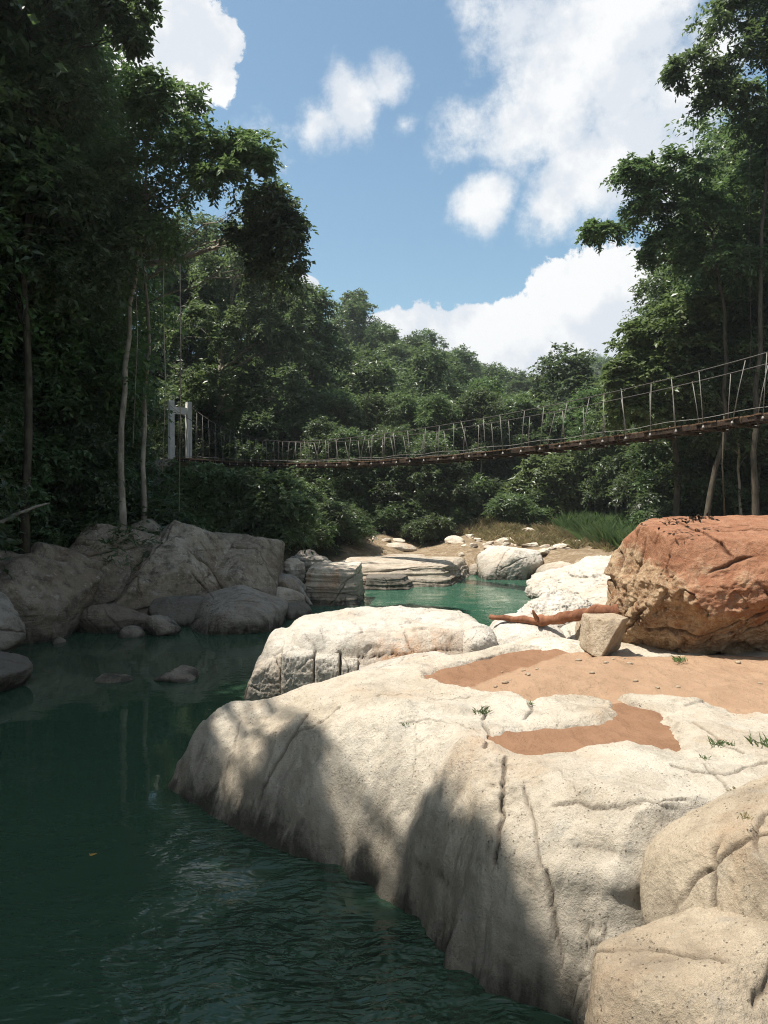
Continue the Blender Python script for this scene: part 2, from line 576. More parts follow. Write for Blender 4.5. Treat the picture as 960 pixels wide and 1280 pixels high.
def land(x, y):
    x = np.asarray(x, float); y = np.asarray(y, float)
    d = -poly_sd(x, y, RIVER)
    P = np.stack([x, y, np.zeros_like(x)], -1).reshape(-1, 3)
    shp = x.shape
    n1 = fbm(P * 0.12, 4).reshape(shp)
    n2 = fbm(P * 0.6 + 40, 3).reshape(shp)
    z = -1.6 + 2.0 * sstep(-2.0, 1.4, d)
    right = sstep(-1, 3, x - 0.05 * y)
    # left bank climbs to forest
    left = np.clip(-(x + 9.5 + 0.0 * y), 0, 40)
    left = np.where(y > 27, np.clip(-(x + 9.5 - 0.55 * (np.minimum(y, 60) - 27)), 0, 60) , left)
    z = z + np.where(d > 0, 0.36 * left * sstep(0, 4, d), 0) * (1 - sstep(44, 60, y) * 0.8)
    # sandy flat on the right, then slope up
    z = z + np.where(d > 0, 0.75 * sstep(0, 3, d), 0) * right
    z = z + 0.45 * np.clip(x - (13.5 + 0.10 * y), 0, 60) * sstep(0, 3, d) * (1 - 0.5 * sstep(60, 140, y))
    # far bank and the wooded hill behind it
    s = (x + 30) * -0.66 + (y - 62) * 0.75
    z = z + 0.9 * sstep(44, 62, y) + 16.5 * sstep(4, 48, s) + 0.14 * np.clip(s - 48, 0, 60)
    dist = np.hypot(x, y)
    z = z + 12 * sstep(260, 440, dist) + 9.0 * np.exp(-((x + 4) / 30) ** 2 - ((y - 125) / 38) ** 2)
    z = z + n1 * (0.15 + 2.2 * sstep(60, 140, dist) + 0.5 * sstep(2, 10, left)) * sstep(0, 6, d) + n2 * 0.12 * sstep(0, 2, d)
    return z


def axis_lines(lo, hi, fine_lo, fine_hi, fine, grow):
    a = list(np.arange(fine_lo, fine_hi + 1e-6, fine))
    s = fine
    while a[-1] < hi:
        s *= grow; a.append(a[-1] + s)
    s = fine
    while a[0] > lo:
        s *= grow; a.insert(0, a[0] - s)
    return np.array(a)


gx = axis_lines(-640, 640, -24, 30, 0.35, 1.09)
gy = axis_lines(-400, 800, -6, 72, 0.35, 1.09)
GX, GY = np.meshgrid(gx, gy)
GZ = land(GX, GY)
near_slab = sstep(0, 0.8, poly_sd(GX, GY, [(-0.5, 12.6), (1.6, 5.5), (2.6, 1.5), (9, 1.5), (9.5, 18), (4, 20), (0, 17.5)]))
GZ = GZ - near_slab * np.clip(GZ - 0.2, 0, 5)
nx_, ny_ = len(gx), len(gy)
idx = np.arange(nx_ * ny_).reshape(ny_, nx_)
Q = np.stack([idx[:-1, :-1], idx[:-1, 1:], idx[1:, 1:], idx[1:, :-1]], -1).reshape(-1, 4)
me = mesh_np('ground', np.stack([GX, GY, GZ], -1).reshape(-1, 3), Q)
grav = poly_sd(GX, GY, [(-2.5, 33), (-2.5, 41), (-1.5, 47), (3, 54), (9, 56), (18, 55), (20, 40), (16, 20), (8, 8), (4, 12), (6, 30), (5, 40)])
attr(me, 'gravel', sstep(-1.5, 1.5, grav).ravel())
o = link('ground', me, M['soil']); tag(o, kind='structure')


def ground_z(x, y):
    return float(land(np.array([x]), np.array([y]))[0])


# water
wx = axis_lines(-60, 60, -13, 10, 0.5, 1.3)
wy = axis_lines(-60, 44, -2, 43.5, 0.5, 1.3)
WX, WY = np.meshgrid(wx, wy)
idx = np.arange(len(wx) * len(wy)).reshape(len(wy), len(wx))
Q = np.stack([idx[:-1, :-1], idx[:-1, 1:], idx[1:, 1:], idx[1:, :-1]], -1).reshape(-1, 4)
o = link('water', mesh_np('water', np.stack([WX, WY, WX * 0], -1).reshape(-1, 3), Q), M['water']); tag(o, kind='structure')

# ------------------------------------------------------------------ the large pale rock (height field with real relief)


def grid_rock(name, x0, x1, y0, y1, step, Hf, mat, cracks=(), zmin=-0.9, keep=None, rust=None, relief=None, displ=1.0):
    xs = np.arange(x0, x1, step); ys = np.arange(y0, y1, step)
    X, Y = np.meshgrid(xs, ys)
    Z = Hf(X, Y)
    # cracks traced on the surface: march the photo's lines onto it
    pts_c = []
    for (line, w, dep) in cracks:
        pl = []
        for (ax, ay), (bx, by) in zip(line[:-1], line[1:]):
            n = max(3, int(math.hypot(bx - ax, by - ay) / 1.0))
            for k in range(n):
                f = k / n
                pl.append((ax + (bx - ax) * f, ay + (by - ay) * f))
        pl = np.array(pl)
        pl += np.stack([perlin(np.stack([pl[:, 0] * .07, pl[:, 1] * .07, pl[:, 0] * 0 + 3], -1)),
                        perlin(np.stack([pl[:, 0] * .07, pl[:, 1] * .07, pl[:, 0] * 0 + 8], -1))], -1) * 3.0
        for (px, py) in pl:
            u, v = (px - 480) / F, (640 - py) / F
            dv = np.array([u, math.cos(PITCH) + v * math.sin(PITCH), -math.sin(PITCH) + v * math.cos(PITCH)])
            ts = np.arange(3.5, 18.5, 0.008)
            q = np.array(EYE)[None] + ts[:, None] * dv[None]
            ix = np.round((q[:, 0] - x0) / step).astype(int); iy = np.round((q[:, 1] - y0) / step).astype(int)
            ok = (ix >= 0) & (iy >= 0) & (ix < len(xs)) & (iy < len(ys))
            hz = np.full(len(ts), -9.0)
            hz[ok] = Z[iy[ok], ix[ok]]
            hit = np.where(q[:, 2] <= hz)[0]
            if len(hit):
                k = hit[0]
                pts_c.append((q[k, 0], q[k, 1], q[k, 2], w, dep))
    dzdy, dzdx = np.gradient(Z, step)
    N = np.stack([-dzdx, -dzdy, np.ones_like(Z)], -1)
    N /= np.linalg.norm(N, axis=-1)[..., None]
    V = np.stack([X, Y, Z], -1)
    crack = np.zeros_like(Z)
    push = np.zeros_like(Z)
    for (cx, cy, cz, w, dep) in pts_c:
        r = 3.2 * w
        ix0 = max(0, int((cx - r - x0) / step)); ix1 = min(len(xs), int((cx + r - x0) / step) + 2)
        iy0 = max(0, int((cy - r - y0) / step)); iy1 = min(len(ys), int((cy + r - y0) / step) + 2)
        if ix0 >= ix1 or iy0 >= iy1: continue
        dd = np.linalg.norm(V[iy0:iy1, ix0:ix1] - np.array([cx, cy, cz]), axis=-1)
        g = np.exp(-(dd / (w * 0.72)) ** 2)
        crack[iy0:iy1, ix0:ix1] = np.maximum(crack[iy0:iy1, ix0:ix1], g * min(1, dep / 0.04))
        push[iy0:iy1, ix0:ix1] = np.maximum(push[iy0:iy1, ix0:ix1], g * dep)
    rel = np.zeros_like(Z)
    if relief is not None:
        rel = relief(X, Y, Z, N)
    V = V + N * (rel - push)[..., None]
    ny, nx = Z.shape
    idx = np.arange(nx * ny).reshape(ny, nx)
    Q = np.stack([idx[:-1, :-1], idx[:-1, 1:], idx[1:, 1:], idx[1:, :-1]], -1)
    zq = np.maximum.reduce([Z[:-1, :-1], Z[:-1, 1:], Z[1:, 1:], Z[1:, :-1]])
    Q = Q[zq > zmin].reshape(-1, 4)
    used = np.zeros(nx * ny, bool); used[Q.ravel()] = True
    remap = np.cumsum(used) - 1
    me = mesh_np(name, V.reshape(-1, 3)[used], remap[Q])
    attr(me, 'crack', crack.ravel()[used])
    attr(me, 'rust', (rust(X, Y, Z).ravel()[used] if rust is not None else np.zeros(used.sum())))
    return link(name, me, mat), (X, Y, Z)


SLAB = [(-3.0, 11.0), (-2.55, 10.35), (-2.02, 9.74), (-1.5, 9.2), (-1.02, 8.83), (-.51, 8.55), (0, 7.90), (.33, 7.39), (.60, 6.76), (.95, 6.36),
        (1.25, 6.22), (1.48, 6.05), (1.62, 5.5), (1.75, 4.8), (2.0, 3.6), (2.5, 2.4), (9.5, 2.4), (9.5, 16.5), (3, 14.5), (0.4, 13.2),
        (-1.1, 12.75), (-1.9, 12.3), (-2.75, 11.6)]
lv = 1.45
SAND = [on_level(x, y, lv) for (x, y) in
        [(528, 846), (548, 838), (575, 833), (602, 826), (640, 813), (700, 803), (745, 806), (765, 822), (1100, 826), (1100, 905), (960, 897), (905, 891),
         (885, 884), (836, 890), (828, 903), (843, 915), (858, 930), (862, 945), (845, 948), (800, 938), (760, 935), (690, 941), (640, 945), (598, 937), (612, 922),
         (640, 914), (700, 909), (755, 903), (762, 892), (752, 878), (700, 872), (668, 884), (640, 874), (600, 866), (575, 861), (548, 858), (538, 852)]]
STRIP = [on_level(x, y, lv + 0.03) for (x, y) in [(776, 871), (800, 874), (830, 876), (885, 880), (878, 885), (840, 894), (812, 886), (790, 880)]]
WETS = [[on_level(x, y, lv) for (x, y) in [(500, 870), (520, 835), (600, 815), (720, 795), (735, 806), (690, 826), (640, 838), (592, 858), (560, 872)]],
        [on_level(x, y, lv) for (x, y) in [(585, 950), (600, 920), (650, 905), (760, 880), (800, 878), (835, 895), (870, 950), (760, 950)]]]
PATCHES = [(on_level(820, 885, lv), 0), ]


def slab_H(X, Y):
    Pw = np.stack([X, Y, np.zeros_like(X)], -1).reshape(-1, 3)
    w1 = fbm(Pw * 0.9, 3).reshape(X.shape)
    w2 = fbm(Pw * 2.6 + 50, 4).reshape(X.shape)
    d = poly_sd(X + 0.10 * w2, Y + 0.10 * w1, SLAB) + 0.10
    zt = lv + 0.06 - 0.20 * np.clip(-0.4 - X, 0, 3) - 0.03 * np.clip(X - 3, 0, 6) + 0.07 * w1
    zt = zt - 0.11 * sstep(11.0, 12.4, Y) * sstep(0.8, -0.6, X)
    # the shoulder is broad along the water, tighter at the far tip
    w = 1.55 - 0.45 * sstep(-1.6, -2.8, X) - 0.42 * sstep(-0.3, 0.9, X) + 0.16 * w1
    t = np.clip(d / w, 0, 1)
    prof = np.sqrt(np.clip(1 - (1 - t) ** 2.15, 0, 1))
    zb = -0.85
    Z = zb + (zt - zb) * prof
    Z = np.where(d < 0, zb - 0.4 + d, Z)
    # flutes worn down the face
    al = (X * 0.72 - Y * 0.69)
    fl = perlin(np.stack([al * 1.25 + 0.25 * w1, (X * 0.69 + Y * 0.72) * 0.22, np.zeros_like(X)], -1).reshape(-1, 3)).reshape(X.shape)
    face = sstep(0.02, 0.3, t) * (1 - sstep(0.75, 1.0, t))
    Z = Z + 0.19 * fl * face
    # step between upper tan ledge and main slab at the right
    led = poly_sd(X + 0.05 * w2, Y + 0.05 * w1, [on_level(x, y, lv) for (x, y) in [(826, 905), (850, 892), (1100, 905), (1100, 985), (930, 962), (865, 935)]])
    Z = Z + 0.05 * sstep(-0.03, 0.12, led)
    hol = poly_sd(X + 0.08 * w2, Y + 0.08 * w1, [(1.30, 5.85), (1.75, 6.25), (2.3, 6.55), (3.2, 6.7), (8, 6.8), (8, 1), (1.2, 1)])
    Z = Z - 0.85 * sstep(0.0, 0.45, hol) * sstep(-0.2, 0.8, Z)
    # bedding steps on the flat top
    top = sstep(0.8, 1.0, t)
    w4 = fbm(Pw * 7.0 + 20, 3).reshape(X.shape)
    sdv = poly_sd(X + 0.05 * w2 + 0.05 * w1 + 0.03 * w4, Y + 0.06 * w2 + 0.03 * w4, SAND)
    strip = poly_sd(X + 0.03 * w2, Y + 0.03 * w2, STRIP)
    Z = Z - 0.14 * sstep(-0.05, 0.16, sdv) * top * (1 - sstep(-0.08, 0.05, strip)) + 0.03 * sstep(0, 0.08, strip)
    return Z


def slab_relief(X, Y, Z, N):
    P3 = np.stack([X, Y, Z], -1).reshape(-1, 3)
    a = fbm(P3 * 3.3, 5, 0.55).reshape(X.shape)
    b = ridged(P3 * np.array([1.4, 1.4, 3.2]) + 20, 4).reshape(X.shape)
    steep = 1 - N[..., 2]
    mask = sstep(0.0, 0.35, steep)
    rough_zone = sstep(0.4, 1.3, X) * sstep(0.12, 0.35, steep)
    up = sstep(0.25, 0.08, steep)
    ter = np.tanh(9 * perlin(P3 * np.array([0.75, 1.25, 0.3]) + 4 + 0.18 * fbm(P3 * 2.2, 4)[:, None])).reshape(X.shape)
    ter2 = np.tanh(8 * perlin(P3 * np.array([1.7, 2.6, 0.3]) + 14 + 0.15 * fbm(P3 * 3.2, 3)[:, None])).reshape(X.shape)
    lay = np.tanh(6 * perlin(np.stack([P3[:, 2] * 3.4 + 0.35 * fbm(P3 * 1.1, 4), P3[:, 0] * 0.5, P3[:, 1] * 0.5], -1))).reshape(X.shape)
    led = sstep(0.75, 1.25, X) * sstep(0.10, 0.25, steep)
    return up * (0.014 * ter + 0.007 * ter2) + 0.022 * lay * led + 0.012 * a + 0.004 * b * mask + 0.008 * b * rough_zone + 0.005 * fbm(P3 * 14, 3).reshape(X.shape)


slab_cracks = [
    ([(632, 948), (629, 985), (626, 1030), (619, 1078)], 0.022, 0.06),
    ([(655, 985), (667, 1030), (674, 1075), (684, 1092), (688, 1130), (700, 1180), (708, 1212)], 0.018, 0.03),
    ([(684, 1092), (688, 1130), (698, 1172)], 0.03, 0.06),
    ([(688, 1005), (722, 1003), (740, 1009), (775, 1008), (800, 1000), (858, 998)], 0.018, 0.032),
    ([(770, 1010), (810, 1001), (850, 1012)], 0.015, 0.02),
    ([(718, 1056), (742, 1060), (770, 1065)], 0.015, 0.02),
    ([(733, 1172), (735, 1158), (748, 1158), (760, 1164), (752, 1180), (733, 1182)], 0.016, 0.035),
    ([(728, 1225), (742, 1218), (735, 1245), (722, 1268)], 0.018, 0.03),
    ([(608, 883), (604, 900), (613, 915), (606, 935)], 0.022, 0.06),
    ([(660, 870), (664, 885), (655, 900)], 0.022, 0.05),
    ([(385, 893), (362, 925), (345, 955), (328, 985), (322, 1010)], 0.03, 0.035),
    ([(425, 885), (405, 900), (372, 915), (362, 925)], 0.022, 0.03),
    ([(300, 905), (292, 935), (282, 965), (278, 1010)], 0.022, 0.022),
    ([(520, 1078), (548, 1092), (562, 1105)], 0.02, 0.035),
    ([(500, 905), (530, 898), (575, 903), (600, 915)], 0.016, 0.025),
    ([(470, 872), (505, 868), (540, 875), (590, 873)], 0.016, 0.03),
    ([(520, 905), (518, 960), (510, 1000)], 0.012, 0.015),
    ([(700, 960), (718, 985), (728, 1000)], 0.012, 0.015),
    ([(860, 900), (885, 912), (905, 930), (930, 940)], 0.02, 0.05),
    ([(880, 955), (905, 975), (915, 992)], 0.018, 0.03),
    ([(840, 955), (870, 962), (905, 966), (960, 955)], 0.018, 0.035),
    ([(470, 1000), (480, 1050), (470, 1090)], 0.012, 0.012),
]


def slab_rust(X, Y, Z):
    out = np.zeros_like(X)
    for (cx, cy, cz, r, a) in [(*at(750, 1168, 6.6), 0.10, 1.0), (*at(500, 890, 10.0), 0.5, 0.20), (*at(590, 950, 7.9), 0.45, 0.15), (*at(700, 1090, 6.9), 0.4, 0.2)]:
        out = np.maximum(out, a * np.exp(-((X - cx) ** 2 + (Y - cy) ** 2 + (Z - cz) ** 2) / r ** 2))
    return out


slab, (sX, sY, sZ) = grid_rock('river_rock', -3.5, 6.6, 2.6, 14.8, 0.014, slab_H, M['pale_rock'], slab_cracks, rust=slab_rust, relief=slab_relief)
tag(slab, 'huge smooth pale rock sloping into the dark water with dappled tree shade on its face', 'rock')


def slab_z(x, y):
    i = int(round((y - 2.6) / 0.014)); j = int(round((x + 3.5) / 0.014))
    if 0 <= i < sZ.shape[0] and 0 <= j < sZ.shape[1]:
        return float(sZ[i, j])
    return 1.4


# sand: a sheet that fills the hollows of the slab
def sand_H(X, Y):
    P = np.stack([X, Y, X * 0], -1).reshape(-1, 3)
    w1 = fbm(P * 0.9, 3).reshape(X.shape)
    sd = poly_sd(X, Y, SAND)
    md = poly_sd(X, Y, [on_level(x, y, lv) for (x, y) in [(585, 862), (640, 838), (700, 824), (760, 820), (1100, 822), (1100, 890), (900, 888), (760, 872), (650, 872)]])
    z = lv + 0.01 + 0.03 * w1 + 0.085 * sstep(0.0, 0.55, md) + 0.02 * fbm(P * 3.0, 3).reshape(X.shape)
    z = z - 0.16 * sstep(-0.04, -0.16, sd) - 0.6 * sstep(-0.12, -0.5, sd)
    return z


step = 0.03
xs = np.arange(-0.3, 9.4, step); ys = np.arange(6.4, 17, step)
X, Y = np.meshgrid(xs, ys)
Z = sand_H(X, Y)
idx = np.arange(X.size).reshape(X.shape)
Q = np.stack([idx[:-1, :-1], idx[:-1, 1:], idx[1:, 1:], idx[1:, :-1]], -1)
sdq = poly_sd(X, Y, SAND)
Q = Q[(sdq[:-1, :-1] > -0.6)].reshape(-1, 4)
used = np.zeros(X.size, bool); used[Q.ravel()] = True
me = mesh_np('sand', np.stack([X, Y, Z], -1).reshape(-1, 3)[used], (np.cumsum(used) - 1)[Q])
wet = np.maximum.reduce([sstep(-0.12, 0.12, poly_sd(X, Y, w)) for w in WETS])
attr(me, 'wet', wet.ravel()[used])
o = link('sand', me, M['sand']); tag(o, kind='structure')

# ------------------------------------------------------------------ boulders


_cs = {}


def cube_sphere(n):
    if n in _cs: return _cs[n]
    t = np.tan(np.linspace(-1, 1, n + 1) * math.pi / 4)
    A, B = np.meshgrid(t, t)
    O = np.ones_like(A)
    Vs, Fs, b = [], [], 0
    for V in ((A, B, O), (-A, B, -O), (O, B, -A), (-O, B, A), (A, O, -B), (A, -O, B)):
        V = np.stack(V, -1).reshape(-1, 3)
        idx = np.arange((n + 1) ** 2).reshape(n + 1, n + 1)
        Fs.append(np.stack([idx[:-1, :-1], idx[:-1, 1:], idx[1:, 1:], idx[1:, :-1]], -1).reshape(-1, 4) + b)
        Vs.append(V); b += len(V)
    V = np.vstack(Vs); V /= np.linalg.norm(V, axis=1)[:, None]
    key = np.round(V * 1e5).astype(np.int64)
    _, first, inv = np.unique(key, axis=0, return_index=True, return_inverse=True)
    inv = inv.ravel()
    V = V[first]; Fq = inv[np.vstack(Fs)]
    _cs[n] = (V, Fq)
    return _cs[n]


def boulder(name, c, ax, mat, seed, planes=None, npl=14, k=14, round_=0.9, amp=0.05, freq=1.2, rot=(0, 0, 0), n=48, layers=0.0, crackn=0, fresh=None, fine=0.3, fit=True, dmin=0.72, dmod=None, chips=0.0, chipf=2.2, rustf=None):
    rg = np.random.default_rng(seed)
    D, Q = cube_sphere(n)
    Rm = np.array(Matrix.Rotation(rot[2], 3, 'Z') @ Matrix.Rotation(rot[1], 3, 'Y') @ Matrix.Rotation(rot[0], 3, 'X'))
    if planes is None:
        nn = rg.normal(size=(npl, 3)); nn /= np.linalg.norm(nn, axis=1)[:, None]
        dd = rg.uniform(dmin, 1.0, npl)
    else:
        nn = np.array([p[:3] for p in planes], float); nn /= np.linalg.norm(nn, axis=1)[:, None]
        dd = np.array([p[3] for p in planes], float)
    inv = np.clip(D @ nn.T, 1e-3, None) / dd[None]          # 1/r per plane
    inv = np.concatenate([inv, np.full((len(D), 1), round_)], 1)
    r = 1.0 / (np.sum(inv ** k, 1) ** (1.0 / k))
    V = (D * r[:, None]) @ Rm.T
    if fit:
        lo, hi = V.min(0), V.max(0)
        V = (V - (lo + hi) / 2) / ((hi - lo) / 2)
    V = V * np.asarray(ax)
    off = rg.uniform(0, 60, 3)
    s = float(np.mean(ax))
    W = V * (freq / s) + off
    disp = amp * s * (fbm(W, 5, 0.55) * 0.8 + 0.45 * ridged(W * 1.7 + 5, 4, 0.55) - 0.2)
    disp += amp * s * fine * fbm(W * 7, 3, 0.6)
    if chips:
        f1, f21, rnd = vor3(W * chipf + 0.35 * fbm(W * 1.5, 3)[:, None])
        lv_ = rnd[:, 0] + 0.8 * (rnd[:, 1:] * (W * chipf - np.floor(W * chipf) - 0.5)[:, 1:]).sum(1)
        disp += chips * s * (lv_ - 0.35 * np.exp(-(f21 / 0.05) ** 2))
    if dmod is not None:
        disp *= dmod(V)
    if layers:
        zz = V[:, 2] * 1.0 + 0.05 * s * fbm(W * 0.8 + 3, 2)
        L = perlin(np.stack([zz * 5.0, V[:, 0] * 0.12, V[:, 1] * 0.12], -1) + off)
        L2 = perlin(np.stack([zz * 13.0, V[:, 0] * 0.2, V[:, 1] * 0.2], -1) + off)
        disp += layers * (np.tanh(4 * L) * 0.7 + 0.4 * np.tanh(4 * L2))
    crack = np.zeros(len(V))
    for q in range(crackn):
        pn = rg.normal(size=3); pn /= np.linalg.norm(pn)
        dist = np.abs(V @ pn - rg.uniform(-0.4, 0.4) * s + 0.07 * s * fbm(W * 1.3 + q * 7, 3))
        limit = sstep(-0.1, 0.15, perlin(W * 0.7 + q * 13))
        g = np.exp(-(dist / (0.009 * s + 0.010)) ** 2) * limit
        crack = np.maximum(crack, g)
    disp -= crack * 0.05 * s
    Vn = V / (np.linalg.norm(V, axis=1)[:, None] + 1e-9)
    V = V + Vn * disp[:, None]
    me = mesh_np(name, V, Q)
    attr(me, 'crack', crack * 0.8)
    attr(me, 'rust', np.zeros(len(V)) if rustf is None else rustf(V + np.array(c)))
    if fresh is not None:
        attr(me, 'fresh', fresh(V))
    o = link(name, me, mat, loc=c)
    return o


def boulder_px(name, x0, x1, yt, yb, D, depth, mat, seed, label, cat='rock', sink=0.35, group=None, zbot=None, **kw):
    """boulder standing at distance D, its outline reaching these photo bounds"""
    p0, p1 = at(x0, yt, D), at(x1, yb, D)
    X = (p0.x + p1.x) / 2; hx = (p1.x - p0.x) / 2
    zt = p0.z
    zb = at(x0, yb, D - depth * 0.75).z - sink if zbot is None else zbot
    o = boulder(name, (X, D, (zt + zb) / 2), (hx, depth, (zt - zb) / 2), mat, seed, **kw)
    tag(o, label, cat, group)
    return o


# red boulder on the sand
bx, by = 5.95, 13.35
zt, zb = 3.66, 1.35
red_planes = [(-0.02, -0.20, 0.97, 0.92), (0.15, -0.60, 0.80, 1.08), (-0.35, -0.82, 0.44, 0.92), (0.30, -0.88, 0.36, 0.90), (-1, -0.15, 0.10, 0.95), (-0.72, -0.6, 0.30, 1.30),
              (-0.75, 0.25, 0.62, 1.36), (0.15, -0.76, -0.64, 0.56), (0.55, -0.68, -0.48, 0.64), (-0.80, -0.45, -0.40, 0.90), (1, 0, 0.1, 0.95), (0, 1, 0.2, 0.9), (0, 0, -1, 0.80), (-0.2, -0.97, 0.02, 0.88)]


def red_fresh(V):
    z = V[:, 2] / 1.15
    return np.clip(0.5 - 0.75 * z - 0.10 * (V[:, 0] / 2) + 1.5 * sstep(-1.25, -1.8, V[:, 0] + 0.25 * V[:, 2]), -1, 2)


o = boulder('red_boulder', (bx, by, (zt + zb) / 2), (2.03, 1.5, (zt - zb) / 2), M['red_rock'], 5, planes=red_planes, k=44, round_=0.60, amp=0.05, freq=1.7, n=150, crackn=7, fresh=red_fresh, fine=0.3, chips=0.032, chipf=1.0,
            dmod=lambda V: 0.36 + 0.8 * sstep(0.55, -0.1, V[:, 2] + 0.18 * V[:, 0] * 0.5 + 0.25 * fbm(V * 1.2, 3)))
tag(o, 'massive reddish boulder with broken undercut front standing on the sand', 'boulder')

boulder_px('river_rock', 733, 779, 768, 817, 12.9, 0.5, M['tan_rock'], 21, 'angular tan block wedged between the log and the red boulder', sink=0.05, n=50,
           planes=[(-0.55, -0.75, 0.35, 0.8), (0.6, -0.7, -0.35, 0.62), (0, 0.1, 1, 0.85), (-1, 0, 0.1, 0.85), (1, 0, 0, 0.9), (0, 1, 0, 0.9), (0, 0, -1, 0.9)], k=22, round_=0.6, amp=0.05)

# boulders in front of the camera
boulder_px('boulder', 828, 1180, 1003, 1190, 5.5, 0.85, M['tan_rock'], 33, 'rounded tan boulder with grass tuft on top, leaning over the lower boulder', 'boulder', zbot=0.40, n=120,
           planes=[(-0.8, -0.35, 0.35, 0.93), (-0.2, -0.85, 0.5, 0.88), (-0.1, -0.1, 1, 0.86), (-0.55, -0.7, -0.2, 0.92), (0.3, -0.8, -0.5, 0.80), (0.4, -0.6, 0.65, 0.9), (-0.5, 0.2, 0.85, 0.95), (1, 0, 0, 1), (0, 1, 0, 0.9), (0, 0, -1, 0.9)],
           k=14, round_=0.72, amp=0.016, freq=1.6, crackn=3, fine=0.5)
boulder_px('boulder', 722, 1080, 1172, 1300, 4.75, 0.75, M['tan_rock'], 37, 'wedge shaped tan boulder below the rounded boulder, cut off by the photo edge', 'boulder', zbot=-0.3, n=120,
           planes=[(-0.75, -0.55, 0.45, 0.80), (0.12, -0.62, 0.78, 0.84), (0.75, -0.55, 0.5, 0.88), (-0.35, 0.1, 0.95, 0.94), (-1, 0.2, 0.1, 1.0), (1, 0, 0, 0.95), (0, 1, 0, 0.9), (0, 0, -1, 0.95), (0.1, -1, 0.1, 0.95)],
           k=20, round_=0.68, amp=0.018, freq=1.6, crackn=2, fine=0.5)

# jointed white rock between the two pools
def rust_at(spots):
    def f(P):
        o_ = np.zeros(len(P))
        for (p, r, a) in spots:
            o_ = np.maximum(o_, a * np.exp(-np.sum((P - np.array(p)) ** 2, 1) / r ** 2))
        return o_
    return f


MID = [(-3.0, 16.4), (-2.8, 15.5), (-2.3, 14.8), (-1.5, 14.45), (-.6, 14.2), (0.2, 14.0), (1.0, 13.9), (1.7, 14.1), (2.3, 14.6), (2.6, 15.4), (2.55, 16.6),
       (2.1, 17.5), (1.2, 18.0), (-.5, 17.9), (-1.4, 17.5), (-2.0, 17.2), (-2.6, 17.0)]


def mid_H(X, Y):
    P = np.stack([X, Y, X * 0], -1).reshape(-1, 3)
    w1 = fbm(P * 0.8 + 11, 3).reshape(X.shape)
    w2 = fbm(P * 2.4 + 70, 4).reshape(X.shape)
    d = poly_sd(X + 0.04 * w2, Y + 0.08 * w1, MID) + 0.05
    t = np.clip(d / (0.85 + 0.1 * w1), 0, 1)
    prof = np.clip(1 - (1 - t) ** 2.6, 0, 1) ** 0.75
    zt = 1.45 + 0.05 * w1 + 0.09 * np.clip(Y - 15.5, 0, 2)
    zt = zt - 0.80 * sstep(-1.75, -2.9, X) - 0.17 * np.exp(-((X + 1.95) / 0.20) ** 2) + 0.07 * np.exp(-((X + 2.2) / 0.14) ** 2)
    zt = zt - 0.12 * sstep(1.4, 2.4, X)
    # steps where the joints have let blocks settle
    for (xc, dz) in [(-1.75, .05), (-1.15, -.06), (-0.75, .07), (-0.42, -.05), (0.55, .05)]:
        zt = zt + dz * sstep(xc - .04, xc + .04, X + 0.05 * w2 + .12 * (Y - 15)) * sstep(15.6, 15.1, Y)
    zb = -0.9
    Z = zb + (zt - zb) * prof
    return np.where(d < 0, zb - 0.4 + d, Z)


mid_cracks = [
    ([(354, 808), (352, 835), (350, 865)], 0.03, 0.06), ([(394, 812), (392, 840), (390, 865)], 0.03, 0.06), ([(424, 818), (424, 845), (426, 868)], 0.045, 0.12),
    ([(446, 830), (440, 850), (436, 864)], 0.04, 0.09), ([(300, 838), (372, 841), (420, 840), (460, 843)], 0.025, 0.05), ([(502, 782), (512, 805), (520, 825), (527, 838)], 0.025, 0.06),
    ([(447, 822), (480, 818), (510, 820), (545, 815)], 0.03, 0.07), ([(402, 818), (385, 800), (380, 790)], 0.02, 0.03), ([(592, 785), (600, 808), (603, 815)], 0.03, 0.08),
    ([(420, 793), (470, 790)], 0.018, 0.02), ([(365, 820), (395, 818)], 0.02, 0.04), ([(395, 830), (424, 826)], 0.02, 0.04), ([(545, 812), (590, 812)], 0.025, 0.05),
]


def mid_relief(X, Y, Z, N):
    P3 = np.stack([X, Y, Z], -1).reshape(-1, 3)
    ter = np.tanh(8 * perlin(P3 * np.array([0.9, 1.3, 1.3]) + 24 + 0.25 * fbm(P3 * 2, 4)[:, None])).reshape(X.shape)
    return 0.03 * ter + 0.022 * fbm(P3 * 3, 5, .55).reshape(X.shape) + 0.006 * fbm(P3 * 13, 3).reshape(X.shape)


